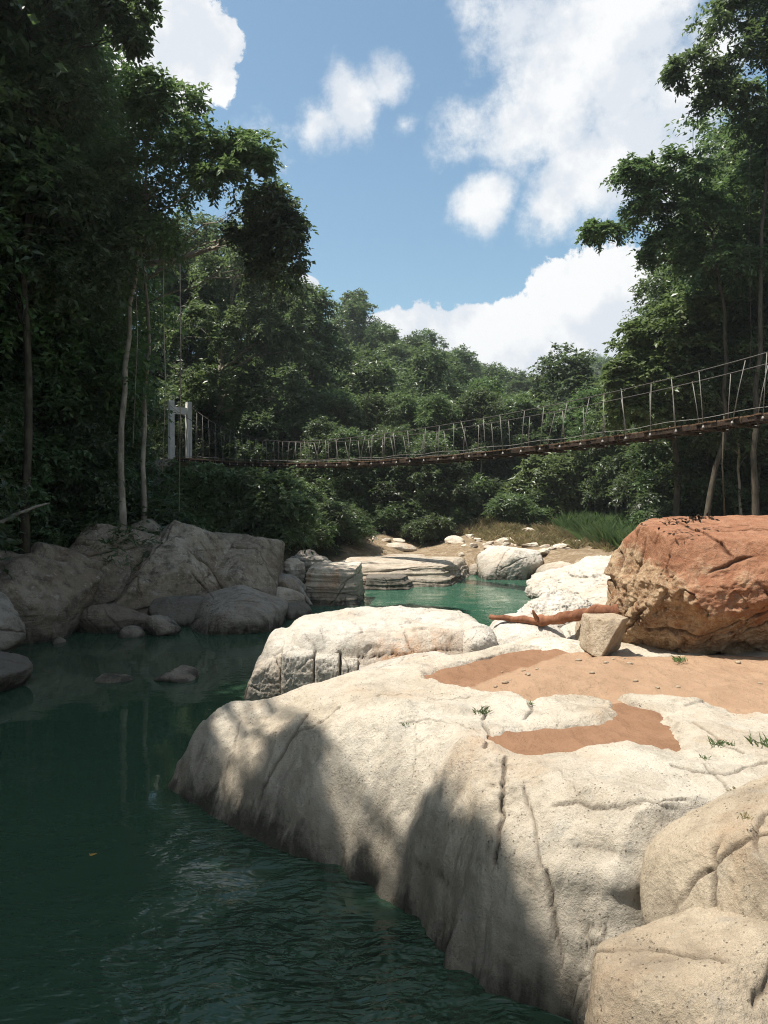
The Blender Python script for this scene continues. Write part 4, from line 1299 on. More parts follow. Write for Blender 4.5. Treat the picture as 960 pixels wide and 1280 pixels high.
# trees behind the tower
b = Vector((-13.5, 62, ground_z(-13.5, 62)))
tree_at('rainforest_tree', 204, b, [b - Vector((0, 0, 1.2)), at(268, 540, 62), at(280, 430, 62), at(300, 330, 62)], 0.34,
        [lobe(295, 345, 60, 55, 40, 30, 1.2), lobe(345, 370, 60, 42, 35, 26, 1.1), lobe(255, 410, 60, 50, 45, 26, 1.2), lobe(320, 430, 60, 55, 45, 30, 1.2), lobe(360, 440, 60, 38, 40, 22, 1.1), lobe(285, 490, 60, 48, 40, 26, 1.1), lobe(345, 500, 60, 48, 35, 24, 1.1)],
        0.36, 13, 9, M['leaf_mid'], M['pale_bark'], 'broad tree hung with creepers standing just behind the white bridge tower')
b = Vector((-7, 70, ground_z(-7, 70)))
tree_at('rainforest_tree', 205, b, [b - Vector((0, 0, 1.2)), at(385, 540, 70), at(390, 450, 70), at(395, 385, 70)], 0.34,
        [lobe(398, 388, 70, 24, 22, 22, 1.0), lobe(380, 420, 70, 38, 32, 26, 1.1), lobe(405, 450, 70, 32, 32, 24, 1.1), lobe(370, 480, 70, 40, 36, 24, 1.1), lobe(408, 505, 70, 32, 36, 22, 1.1), lobe(375, 400, 70, 20, 15, 14, .8)],
        0.40, 13, 8, M['leaf_dark'], M['bark'], 'tree with rounded dark top at the end of the left skyline before the hill')

# big trees at the right edge
b = Vector((15.8, 34, 3.0))
tree_at('rainforest_tree', 206, b, [b - Vector((0, 0, 1.2)), at(942, 560, 34), at(948, 420, 34), at(955, 250, 34.5), at(960, 90, 35)], 0.15,
        [lobe(925, 25, 34, 42, 34, 28, .75), lobe(945, 85, 34, 55, 30, 28, .75), lobe(865, 90, 33.5, 30, 18, 20, .5), lobe(905, 130, 34, 38, 22, 20, .55), lobe(960, 170, 35, 40, 35, 20, .7),
         lobe(960, -40, 34, 60, 40, 28, .8)],
        0.23, 13, 9, M['leaf_dark'], M['bark'], 'tallest tree at the photo edge above the high end of the bridge', droop=0.5,
        extra=[([at(938, 180, 34), at(936, 300, 34), at(939, 420, 34), at(937, 470, 34)], .015, .012), ([at(868, 110, 33.5), at(866, 180, 33.5), at(869, 215, 33.5)], .012, .01), ([at(905, 520, 33), at(903, 580, 33), at(906, 650, 33.2)], .03, .035)])
b = Vector((14.2, 36, 2.8))
tree_at('rainforest_tree', 207, b, [b - Vector((0, 0, 1.2)), at(905, 540, 36), at(908, 400, 36), at(890, 290, 36)], 0.14,
        [lobe(800, 225, 35, 32, 22, 24, .55), lobe(845, 225, 35, 45, 30, 28, .65), lobe(820, 265, 35, 36, 28, 24, .6), lobe(752, 292, 34.5, 24, 11, 16, .36), lobe(870, 275, 36, 48, 36, 30, .7), lobe(925, 250, 36, 48, 40, 28, .75),
         lobe(840, 310, 36, 34, 26, 22, .6), lobe(895, 340, 36, 55, 36, 32, .75), lobe(945, 330, 36, 45, 45, 28, .75), lobe(810, 330, 36, 10, 16, 5, .28)],
        0.23, 13, 9, M['leaf_dark'], M['bark'], 'spreading tree with low branches reaching toward the clouds above the bridge', droop=0.55)
b = Vector((14.6, 40, 2.6))
tree_at('rainforest_tree', 208, b, [b - Vector((0, 0, 1.2)), at(845, 540, 40), at(850, 460, 40), at(855, 400, 40)], 0.18,
        [lobe(865, 395, 39, 50, 26, 30, .8), lobe(820, 430, 39, 45, 34, 30, .8), lobe(880, 440, 39, 55, 40, 34, .85), lobe(790, 475, 39, 34, 32, 24, .7), lobe(835, 485, 39, 50, 36, 32, .8), lobe(900, 490, 40, 50, 40, 28, .85),
         lobe(800, 515, 39.5, 38, 26, 22, .7), lobe(945, 420, 40, 50, 60, 30, .9)],
        0.30, 13, 9, M['leaf_olive'], M['bark'], 'rounded sunlit tree with large pale leaves right behind the bridge deck', wr=0.55)
# olive tree on the far bank
b = Vector((12.0, 58, 2.2))
tree_at('small_tree', 209, b, [b - Vector((0, 0, .8)), at(695, 655, 58), at(690, 620, 58), at(690, 590, 58)], 0.13,
        [lobe(690, 590, 58, 36, 20, 26, .9), lobe(660, 615, 58, 26, 18, 20, .8), lobe(715, 612, 58, 28, 22, 22, .8), lobe(685, 635, 58, 34, 18, 22, .8), lobe(720, 640, 58, 20, 16, 14, .7)],
        0.36, 12, 8, M['leaf_olive'], M['bark'], 'low olive green tree standing on the far bank under the bridge')
b = Vector((8.6, 55, 1.9))
tree_at('small_tree', 210, b, [b - Vector((0, 0, .8)), at(642, 660, 55), at(645, 640, 55), at(648, 620, 55)], 0.09,
        [lobe(640, 632, 54, 24, 12, 20, .65), lobe(660, 642, 54, 22, 12, 16, .6), lobe(648, 655, 54, 20, 10, 12, .6)],
        0.34, 12, 8, M['leaf_bright'], M['bark'], 'small bright feathery tree leaning from the far bank toward the water', droop=0.6, wr=0.3)
# bright bush under the bridge, on top of the rock wall
b = at(345, 690, 33)
tree_at('bush', 211, b, [b - Vector((0, 0, .6)), at(345, 665, 33), at(348, 640, 33), at(350, 620, 33)], 0.08,
        [lobe(352, 612, 33, 28, 18, 26, .5), lobe(330, 640, 33, 30, 22, 26, .5), lobe(365, 640, 32.5, 26, 22, 24, .5), lobe(345, 665, 32.5, 32, 16, 24, .5), lobe(312, 605, 34, 22, 18, 16, .5), lobe(310, 670, 33, 24, 14, 16, .45)],
        0.22, 13, 8, M['leaf_bright'], M['bark'], 'bright green bush hanging over the rocks beneath the bridge', 'bush', droop=0.55)
b = at(250, 660, 34)
tree_at('bush', 212, b, [b - Vector((0, 0, .6)), at(250, 640, 34), at(255, 610, 34)], 0.08,
        [lobe(262, 600, 34, 30, 18, 22, .55), lobe(235, 625, 34, 28, 20, 22, .55), lobe(280, 630, 34, 28, 20, 20, .55), lobe(255, 652, 33.5, 34, 12, 20, .5), lobe(220, 600, 35, 24, 16, 14, .5)],
        0.22, 12, 8, M['leaf_mid'], M['bark'], 'mid green bush on the wall below the white tower', 'bush', droop=0.55)

# --- crowd of forest trees
rg = np.random.default_rng(77)
# left bank, in front of and around the tower
for (x, D, k, s) in [(-45, 30, K_big, .95), (20, 30, K_big2, 1.15), (-110, 27, K_big, 1.2), (-150, 24, K_big2, 1.1), (-40, 36, K_big, 1.3), (30, 38, K_big2, 1.1), (30, 42, K_big, 1.15), (70, 46, K_big2, 1.0),
                     (235, 73, K_big, 1.25), (100, 75, K_big, 1.3), (20, 56, K_big2, 1.4), (240, 74, K_big2, 1.25), (300, 76, K_big, 1.15), (340, 84, K_big2, 1.1), (0, 48, K_big, 1.5), (-120, 34, K_big2, 1.4), (-220, 28, K_big, 1.3), (-320, 21, K_big2, 1.2)]:
    X_ = (x - 480) / F * D
    k.put((X_, D, ground_z(X_, D)), rg.uniform(0, 6), s, 'tall dark rainforest tree in the crowded forest of the shaded bank', 'tree', 'rainforest trees crowding the shaded bank')
for (x, D, s) in [(-30, 24.5, .8), (20, 27, .9), (70, 27.5, .8), (75, 29.5, .85), (125, 33, .9), (60, 33, 1.1), (0, 33, 1.2), (115, 36, .9), (95, 38, 1.1), (120, 47, 1.0), (255, 62, .8), (225, 64, 1.0), (290, 62, .75),
                  (320, 58, .8), (355, 60, .9), (385, 60, .9), (410, 62, 1.0), (435, 64, 1.0), (460, 63, .95), (485, 65, 1.0), (510, 64, 1.0), (535, 66, 1.0), (560, 64, 1.1), (585, 66, 1.0), (610, 65, .95), (635, 66, 1.0), (660, 67, 1.0), (690, 66, 1.1), (720, 64, 1.0), (750, 60, 1.0),
                  (775, 56, .95), (800, 52, .9), (825, 48, .9), (850, 45, .9), (875, 42, .9), (900, 42, .95), (930, 40, .95), (960, 40, 1.0), (990, 38, 1.0), (1030, 36, 1.0), (870, 50, 1.1), (915, 48, 1.1), (965, 46, 1.2), (-90, 22, .9), (-160, 19, 1.0), (-200, 23, 1.1)]:
    X_ = (x - 480) / F * D
    K_und.put((X_, D, ground_z(X_, D)), rg.uniform(0, 6), s * rg.uniform(.9, 1.15), 'leafy understorey tree in the dark belt along the forest foot', 'tree', 'understorey trees along the forest foot')
for (x, D, s) in [(395, 62, .8), (425, 60, .75), (470, 60, .8), (500, 62, .85), (545, 61, .8), (600, 62, .85), (740, 58, .85), (885, 40, .8), (925, 37.5, .85), (945, 38.5, .9), (975, 36, .9), (80, 31, 1.1), (40, 29, 1.0), (270, 66, 1.0), (610, 70, 1.0), (770, 54, .8)]:
    X_ = (x - 480) / F * D
    K_slim.put((X_, D, ground_z(X_, D)), rg.uniform(0, 6), s, 'slender pale trunked tree at the dark forest edge', 'tree', 'slender trees at the forest edge')
for (x, D, k, s) in [(910, 50, K_big2, 1.1), (935, 43, K_big, 1.0), (890, 46, K_big2, .95), (975, 40, K_big2, 1.05), (960, 48, K_big, 1.2), (1010, 42, K_big2, 1.2), (1060, 37, K_big, 1.1), (870, 58, K_big2, .95), (840, 66, K_big, .8), (1020, 58, K_big, 1.2), (800, 70, K_big2, .72)]:
    X_ = (x - 480) / F * D
    k.put((X_, D, ground_z(X_, D)), rg.uniform(0, 6), s, 'tall tree in the forest that rises behind the high end of the bridge', 'tree', 'tall trees behind the high end of the bridge')
# trees out of frame on the left bank: they throw the shade on rock and water
for (x, y, k, s) in [(-16, 13.5, K_big, 1.0), (-17, 17.5, K_big2, 1.1), (-14.5, 8.5, K_big2, 1.0), (-15, 3, K_big, 1.0), (-16, 21, K_big2, 1.0), (-17, 12, K_big, 1.25), (-18, 20, K_big, 1.3), (-15, -3, K_big2, 1.1)]:
    k.put((x, y, ground_z(x, y)), rg.uniform(0, 6), s, 'tall dark rainforest tree in the crowded forest of the shaded bank', 'tree', 'rainforest trees crowding the shaded bank')
def casts(x, y, h, r, n, cr=.7):      # crown that throws its shade on the point (x, y) of the river
    c = 1 / math.tan(SUN_EL)
    return (x + math.sin(SUN_AZ) * c * h, y + math.cos(SUN_AZ) * c * h, h, r, r, r * .7, n, cr)


rg = np.random.default_rng(31)
fringe = []
for (x, y, r_) in [(-2.45, 10.15, .3), (-2.75, 10.75, .3), (-1.3, 9.15, .34), (-1.0, 8.6, .36), (-.65, 7.95, .34), (0.62, 7.35, .26), (0.82, 6.75, .28), (0.95, 6.35, .2), (-2.0, 9.3, .3), (0.45, 6.5, .25), (-.75, 9.3, .16)]:
    fringe.append(casts(x, y, rg.uniform(16.5, 20), r_, int(5 + r_ * 14), rg.uniform(.3, .42)))
over = [((-12.6, 12.0), 301, [casts(-3.2, 8.3, 18, 1.2, 14), casts(-4.3, 8.9, 18.5, 1.9, 24), casts(-4.2, 11.2, 18, 1.8, 22), casts(-5.5, 13, 17.5, 2, 22), casts(-3.1, 6.9, 19, 1.7, 24), casts(-5, 6.8, 18.5, 2.0, 24), casts(-3.4, 6.4, 18.2, 1.5, 20), casts(-1.9, 7.6, 18.5, .8, 12, .5)] + fringe[:8]),
        ((-12.4, 7.0), 302, [casts(-1.9, 5.5, 19.5, 1.4, 24), casts(-2.8, 4.6, 19, 2.0, 24), casts(-1.3, 4.0, 19, 1.5, 20), casts(-.5, 7.25, 18.5, .5, 10, .42), casts(.8, 5.85, 19, .4, 7, .4), casts(-.45, 6.15, 19, .75, 14, .5), casts(0.3, 5.6, 19, .5, 8, .45), casts(-1.4, 6.6, 18.5, .7, 11, .5)] + fringe[8:])]
for ((x, y), sd_, lbs) in over:
    b = Vector((x, y, ground_z(x, y)))
    tree_at('rainforest_tree', sd_, b, [b - Vector((0, 0, 1)), b + Vector((.4, .2, 6)), b + Vector((1.4, .4, 12)), b + Vector((3.2, .5, 17))], 0.3, lbs, 0.24, 14, 9, M['leaf_dark'], M['bark'],
            'tall dark rainforest tree in the crowded forest of the shaded bank', 'tree', 'rainforest trees crowding the shaded bank')
# bushes at the feet
for i in range(70):
    u = rg.random()
    if u < 0.42:
        x, D = rg.uniform(-40, 215), rg.uniform(27.5, 36)
    elif u < 0.8:
        x, D = rg.uniform(330, 760), rg.uniform(57, 64)
    else:
        x, D = rg.uniform(760, 980), rg.uniform(50, 60)
    X_ = (x - 480) / F * D
    (K_bush if rg.random() < .45 else K_bushd).put((X_, D, ground_z(X_, D)), rg.uniform(0, 6), rg.uniform(.7, 1.25), 'leafy bush in the dark undergrowth at the forest foot', 'bush', 'bushes in the undergrowth')
for i in range(17):
    x = 398 + i * 10 + rg.uniform(-6, 6); D = rg.uniform(51, 57)
    X_ = (x - 480) / F * D
    K_und.put((X_, D, ground_z(X_, D)), rg.uniform(0, 6), rg.uniform(.5, .8), 'leafy understorey tree in the dark belt along the forest foot', 'tree', 'understorey trees along the forest foot')
for i in range(30):
    if i < 16: x, D = rg.uniform(392, 560), rg.uniform(49, 54)
    else: x, D = rg.uniform(340, 402), rg.uniform(40, 50)
    X_ = (x - 480) / F * D
    (K_bush if rg.random() < .4 else K_bushd).put((X_, D, ground_z(X_, D)), rg.uniform(0, 6), rg.uniform(.5, 1.0), 'leafy bush in the dark undergrowth at the forest foot', 'bush', 'bushes in the undergrowth')
for i in range(9):
    x, D = rg.uniform(392, 438), rg.uniform(45, 50)
    X_ = (x - 480) / F * D
    K_bushd.put((X_, D, ground_z(X_, D)), rg.uniform(0, 6), rg.uniform(.4, .75), 'leafy bush in the dark undergrowth at the forest foot', 'bush', 'bushes in the undergrowth')
# hillside
pts = []
tries = 0
while len(pts) < 255 and tries < 30000:
    tries += 1
    D = 66 + 215 * rg.random() ** 1.35
    x = rg.uniform(340, 800)
    X_ = (x - 480) / F * D
    mind = 3.4 + D * 0.013
    if any((X_ - p[0]) ** 2 + (D - p[1]) ** 2 < mind ** 2 for p in pts): continue
    pts.append((X_, D))
for (X_, D) in pts:
    s = rg.uniform(.58, .9)
    K_hill[rg.integers(3)].put((X_, D, ground_z(X_, D)), rg.uniform(0, 6), s, 'green tree in the canopy covering the wooded hill', 'tree', 'trees covering the wooded hill', sz=s * rg.uniform(.85, 1.1))
for i in range(34):
    D = rg.uniform(260, 420); x = rg.uniform(600, 860)
    X_ = (x - 480) / F * D
    K_hill[rg.integers(3)].put((X_, D, ground_z(X_, D)), rg.uniform(0, 6), rg.uniform(1.0, 1.4), 'distant tree on the far ridge seen in the valley gap', 'tree', 'trees on the far ridge')

# palms
def make_palm():
    rg = np.random.default_rng(61)
    root = bpy.data.objects.new('palm', None); COL.objects.link(root)
    V, Q = tube([(0, 0, -.5), (0.05, 0, .6), (0, 0.05, 1.4)], [.14, .11, .09], 8)
    link('trunk', mesh_np('trunk', V, Q), M['bark'], root)
    for k in range(12):
        a = k * 2.4; el = rg.uniform(0.3, 1.2); ln = rg.uniform(2.0, 2.9)
        t = np.linspace(0, 1, 34)
        hx = np.cos(el) * t * ln; hz = 1.4 + np.sin(el) * t * ln - 1.15 * t ** 2.2 * ln * (0.55 + 0.3 * math.cos(el))
        P = np.stack([hx * math.cos(a), hx * math.sin(a), hz], -1)
        T = np.gradient(P, axis=0); T /= np.linalg.norm(T, axis=1)[:, None]
        S = np.cross(T, [0, 0, 1]); S /= np.linalg.norm(S, axis=1)[:, None] + 1e-6
        U = np.cross(S, T)
        L = 0.62 * np.sin(np.pi * np.clip(t * .9 + .08, 0, 1)) ** .7 + .05
        VV = []
        for sg in (1, -1):
            Tl = S * sg * 0.85 + T * 0.5 - np.array([0, 0, .35]) + rg.normal(size=P.shape) * .06
            VV.append(leaf_quads(P, Tl, U, L, np.full(len(P), .055)))
        V1 = np.vstack(VV)
        Vs, Qs = tube(P[::4], np.linspace(.025, .006, len(P[::4])), 4)
        n = len(V1) // 4
        VA, QA = join([(V1, np.arange(n * 4).reshape(n, 4)), (Vs, Qs)])
        link('frond', mesh_np('frond', VA, QA, False), M['palm'], root)
    return root


K_palm = Kind(make_palm)
for (x, D, s, lab) in [(815, 47, .95, 'pale arching palm behind the bright grass, closest to the olive tree'), (845, 46, 1.1, 'largest pale palm among the ferny fronds behind the red boulder'), (872, 44, .85, 'low palm in the dark undergrowth under the high end of the bridge')]:
    X_ = (x - 480) / F * D
    K_palm.put((X_, D, ground_z(X_, D) + .6), rg.uniform(0, 6), s, lab, 'palm', 'palms behind the bright grass')

# grass banks
def blades(rg, X_, Y_, Zf, h, w, lean=0.35):
    n = len(X_)
    P = np.stack([X_, Y_, Zf], -1)
    T = np.stack([rg.normal(size=n) * lean, rg.normal(size=n) * lean, np.ones(n)], -1)
    N = rg.normal(size=(n, 3)); N[:, 2] = 0
    L = h * rg.uniform(.45, 1.25, n) * (0.75 + 0.8 * np.clip(fbm(np.stack([X_ * .9, Y_ * .5, X_ * 0], -1), 3), -.6, .6))
    T /= np.linalg.norm(T, axis=1)[:, None]
    S = np.cross(T, N); S /= np.linalg.norm(S, axis=1)[:, None] + 1e-9
    sag = np.stack([T[:, 0], T[:, 1], -0.15 * np.ones(n)], -1) * (L * .35)[:, None]
    b1 = P + S * w / 2; b0 = P - S * w / 2
    m_ = P + T * L[:, None] * .6
    tip = P + T * L[:, None] + sag
    V = np.stack([b0, b1, m_ + S * w * .4, tip], 1).reshape(-1, 3)
    return V


def area(rg, n, poly):
    poly = np.array(poly); lo, hi = poly.min(0), poly.max(0)
    x = rg.uniform(lo[0], hi[0], n * 4); y = rg.uniform(lo[1], hi[1], n * 4)
    d = poly_sd(x, y, poly) + 0.8 * perlin(np.stack([x * .5, y * .5, x * 0], -1))
    k = np.where(d > 0)[0][:n]
    return x[k], y[k]


px2 = lambda x, D: ((x - 480) / F * D, D)
gxy = area(rg, 36000, [px2(700, 51), px2(730, 45), px2(760, 41), px2(800, 38), px2(905, 34), px2(910, 44), px2(850, 50), px2(765, 56), px2(725, 54)])
o = link('grass', leaves_mesh('grass', blades(rg, gxy[0], gxy[1], land(gxy[0], gxy[1]), 1.15, .05)), M['grass'])
tag(o, 'bright fresh grass covering the bank behind the red boulder', 'grass', kind='stuff')
gxy = area(rg, 26000, [px2(545, 53), px2(600, 48), px2(640, 46), px2(690, 43), px2(745, 40), px2(770, 38), px2(760, 44), px2(735, 52), px2(660, 55), px2(600, 56)])
keep = fbm(np.stack([gxy[0] * .7, gxy[1] * .5, gxy[0] * 0], -1), 3) > -0.12
gxy = (gxy[0][keep], gxy[1][keep])
o = link('dry_grass', leaves_mesh('dry_grass', blades(rg, gxy[0], gxy[1], land(gxy[0], gxy[1]), .6, .045, .6)), M['dry_grass'])
tag(o, 'dry straw coloured grass on the far gravel bank', 'grass', kind='stuff')


def tuft(x, y, D, n, h, label, mat='grass', w=.012):
    rg = np.random.default_rng(int(x * 7 + y))
    p = at(x, y, D)
    X_ = rg.normal(0, h * .35, n); Y_ = rg.normal(0, h * .35, n)
    V = blades(rg, X_, Y_, np.zeros(n) - .01, h, w, .55)
    o = link('grass_tuft', leaves_mesh('grass_tuft', V), M[mat])
    o.location = p
    tag(o, label, 'grass tuft')


def on_slab(x, y):
    u, v = (x - 480) / F, (640 - y) / F
    for t in np.arange(3, 16, .01):
        q = (u * t, t * (math.cos(PITCH) + v * math.sin(PITCH)), EYE.z + t * (-math.sin(PITCH) + v * math.cos(PITCH)))
        if q[2] <= slab_z(q[0], q[1]): return q[1] - .01
    return 9.0


for (x, y, n, h, lab) in [(603, 890, 45, .11, 'small green grass tuft in the joint of the pale rock beside the dark sand'), (663, 880, 16, .06, 'sparse grass tuft at the corner joint of the pale rock patch'), (893, 930, 30, .09, 'grass tuft in the crack of the tan ledge'),
                          (913, 930, 16, .06, 'tiny grass tuft at the end of the tan ledge crack'), (957, 932, 40, .16, 'leafy grass tuft at the photo edge on the tan ledge'), (922, 992, 26, .10, 'dry grass tuft in the hollow above the rounded boulder'),
                          (880, 947, 14, .06, 'thin grass tuft by the small sand hollow'), (505, 905, 10, .05, 'few grass blades in the thin seam of the pale rock'), (556, 868, 10, .05, 'few grass blades on the flat pale rock near the dark sand')]:
    tuft(x, y, on_slab(x, y), n, h, lab, 'dry_grass' if 'dry' in lab else 'grass')
tuft(931, 1021, 5.45, 22, .07, 'dry grass tuft growing on the rounded tan boulder', 'dry_grass', .008)
tuft(548, 854, 11.2, 40, .06, 'low mossy grass tuft at the tip of the dark sand')
tuft(850, 826, 11.75, 50, .12, 'weedy grass tuft at the foot of the red boulder')

# bits lying on the sand
rg = np.random.default_rng(19)
first_p = None
n_ = 0
while n_ < 22:
    x = rg.uniform(1.4, 6.2); y = rg.uniform(8.2, 12.2)
    if poly_sd(np.array([x]), np.array([y]), SAND)[0] < .15: continue
    z = float(sand_H(np.array([[x]]), np.array([[y]]))[0, 0])
    if first_p is None:
        first_p = boulder('pebble', (0, 0, 0), (.04, .03, .02), M['tan_rock'], 77, n=8, k=10, npl=9, amp=.05); b_ = first_p
    else:
        b_ = first_p.copy(); COL.objects.link(b_)
    s_ = rg.uniform(.4, 1.3)
    b_.location = (x, y, z + .006 * s_); b_.scale = (s_, s_, s_); b_.rotation_euler = (0, 0, rg.uniform(0, 6))
    tag(b_, 'small pebble lying loose on the brown river sand', 'pebble', 'pebbles loose on the river sand')
    n_ += 1
for (x, y, D, n, lab) in [(845, 652, 12.9, 26, 'dark leaf litter caught on the crest of the red boulder'), (872, 648, 13.1, 40, 'larger patch of dark leaf litter on top of the red boulder'), (832, 657, 12.7, 12, 'few dead leaves at the shoulder of the red boulder')]:
    rgl = np.random.default_rng(x)
    p = at(x, y, D)
    P_ = np.stack([rgl.normal(0, .16, n), rgl.normal(0, .1, n), rgl.uniform(-.02, .05, n)], -1)
    T_ = rgl.normal(size=(n, 3)); T_[:, 2] *= .4
    o = link('leaf_litter', leaves_mesh('leaf_litter', leaf_quads(P_, T_, np.array([0, 0, 1.]) + rgl.normal(size=(n, 3)) * .5, np.full(n, .09), np.full(n, .045))), M['leaf_litter'], loc=p)
    tag(o, lab, 'leaf litter', kind='stuff')

# leaf floating on the water
p = on_level(114, 1068, 0.004)
a = np.linspace(0, 2 * np.pi, 12, endpoint=False)
rr = 0.045 * (1 + .5 * np.cos(a)) * (1 - .25 * np.abs(np.sin(2 * a)))
top = np.stack([rr * np.cos(a), rr * .7 * np.sin(a), 0.004 + 0.008 * np.cos(a * 2)], -1)
bot = top - np.array([0, 0, .002])
Vt = np.vstack([top, bot, [[0, 0, .004]], [[0, 0, .002]]])
Ft = [[i, (i + 1) % 12, 24, 24] for i in range(12)]
bm_f = [(i, (i + 1) % 12, 24) for i in range(12)] + [((i + 1) % 12 + 12, i + 12, 25) for i in range(12)] + [(i, i + 12, (i + 1) % 12 + 12) for i in range(12)] + [(i, (i + 1) % 12 + 12, (i + 1) % 12) for i in range(12)]
o = link('fallen_leaf', mesh_np('fallen_leaf', Vt, bm_f), M['leaf_yellow'], loc=(p[0], p[1], .004))
tag(o, 'single yellow leaf floating on the dark water', 'leaf')

# ------------------------------------------------------------------ suspension bridge
A0 = Vector((-14.42, 57.0)); dirv = Vector((0.63, -0.777)).normalized(); perp = Vector((dirv.y, -dirv.x))   # perp points toward the viewer's left/near side
perp = Vector((-0.777, -0.63)).normalized()
LEN = 47.0
dk_t = [0, 5, 13.4, 21.9, 27.5, 31.8, 35.1, 39.0, 41.7, 47]
dk_z = [6.72, 6.32, 5.92, 5.72, 5.72, 5.86, 6.06, 6.28, 6.47, 6.95]
cb_t = [0, 3, 7, 13.4, 19, 24.2, 29, 33.7, 38, 41.7, 47]
cb_z = [10.45, 9.1, 7.95, 7.32, 7.0, 6.88, 7.04, 7.42, 7.85, 8.28, 9.2]


def crv(ts, zs, t):
    c = np.polyfit(ts, zs, 4)
    return np.polyval(c, t)


dkz = lambda t: float(crv(dk_t, dk_z, t))
cbz = lambda t: float(np.interp(t, cb_t, cb_z) * .0 + crv(cb_t, cb_z, t))
bp = lambda t, s, z: np.array([A0.x + dirv.x * t + perp.x * s, A0.y + dirv.y * t + perp.y * s, z])
HW = 0.62
bridge = bpy.data.objects.new('suspension_bridge', None); COL.objects.link(bridge)
tag(bridge, 'long sagging rope and plank suspension bridge crossing the river to a white tower', 'bridge')
rotb = np.array([[dirv.x, perp.x, 0], [dirv.y, perp.y, 0], [0, 0, 1]])
parts = []
rb = np.random.default_rng(9)
for k in range(int(LEN / 0.24)):
    t = 0.12 + k * 0.24
    sl = (dkz(t + .1) - dkz(t - .1)) / .2
    rt = rotb @ np.array([[math.cos(sl), 0, -math.sin(sl)], [0, 1, 0], [math.sin(sl), 0, math.cos(sl)]])
    parts.append(box(bp(t, rb.normal() * .02, dkz(t) + rb.normal() * .006), (0.108, HW + rb.normal() * .015, 0.022), rt))
V, Q = join(parts)
link('deck', mesh_np('deck', V, Q, False), M['orange_wood'], bridge)
tt = np.linspace(0, LEN, 80)
for s in (-0.55, 0.0, 0.55):
    parts = []
    for a_, c_ in zip(tt[:-1], tt[1:]):
        m_ = (a_ + c_) / 2; sl = (dkz(c_) - dkz(a_)) / (c_ - a_)
        rt = rotb @ np.array([[math.cos(sl), 0, -math.sin(sl)], [0, 1, 0], [math.sin(sl), 0, math.cos(sl)]])
        parts.append(box(bp(m_, s, dkz(m_) - .095), ((c_ - a_) / 2 * 1.01, .045, .07), rt))
    V, Q = join(parts)
    link('beam', mesh_np('beam', V, Q, False), M['dark_wood'], bridge)
for s in (-0.72, 0.72):
    V, Q = tube([bp(t, s * (1 + 0.15 * max(0, (6 - t) / 6)), cbz(t)) for t in tt], np.full(len(tt), .017), 6)
    link('main_cable', mesh_np('main_cable', V, Q), M['cable'], bridge)
    V, Q = tube([bp(t, s, dkz(t) + .16 + .03 * math.sin(t * 2.3 + s)) for t in tt], np.full(len(tt), .010), 5)
    link('toe_rope', mesh_np('toe_rope', V, Q), M['rope'], bridge)
nh = 49
for k in range(nh):
    t = 1.0 + k * (LEN - 1.4) / (nh - 1)
    V, Q = box(bp(t, 0, dkz(t) - .205), (.045, .84, .035), rotb)
    link('crossbeam', mesh_np('crossbeam', V, Q, False), M['dark_wood'], bridge)
    for s in (-0.76, 0.76):
        topz = max(cbz(t), dkz(t) + 1.1)
        lean = rb.normal() * .24
        V, Q = tube([bp(t, s, dkz(t) - .18), bp(t + lean * .5, s * .97, (dkz(t) + topz) / 2 + .0), bp(t + lean, s * .95, topz)], [.013, .013, .013], 5)
        h = link('hanger', mesh_np('hanger', V, Q), M['rope'], bridge)
        V, Q = tube([bp(t, s, dkz(t) - .235), bp(t, s, dkz(t) - .18), bp(t, s, dkz(t) - .10)], [.045, .045, .025], 8)
        link('clamp', mesh_np('clamp', V, Q), M['clamp'], h)
tower = bpy.data.objects.new('tower', None); COL.objects.link(tower); tower.parent = bridge
z0 = 6.62
for s in (-0.66, 0.66):
    V, Q = box(bp(-0.2, s, z0 + 2.0), (.19, .17, 2.12), rotb)
    link('post', mesh_np('post', V, Q, False), M['white_paint'], tower)
V, Q = box(bp(-0.2, 0, z0 + 3.45), (.13, .495, .24), rotb)
link('lintel', mesh_np('lintel', V, Q, False), M['white_paint'], tower)
V, Q = boulder_v = (lambda: box(bp(-0.9, 0, 6.0), (1.1, 1.35, .62), rotb))()
link('abutment', mesh_np('abutment', V, Q, False), M['grey_rock'], tower)
attr(tower.children[-1].data, 'crack', np.zeros(8)); attr(tower.children[-1].data, 'rust', np.zeros(8))

# ------------------------------------------------------------------ humid air over the valley
hz = NT('valley_haze')
pv = hz.n('ShaderNodeVolumePrincipled')
pv.inputs['Color'].default_value = (0.86, 0.92, 0.95, 1)
pv.inputs['Density'].default_value = 0.00036
pv.inputs['Anisotropy'].default_value = 0.2
hz.l(pv.outputs[0], hz.out.inputs['Volume'])
V, Q = box((0, 200, 48), (720, 680, 53))
haze = link('haze', mesh_np('haze', V, Q, False), hz.m)
tag(haze, kind='stuff')

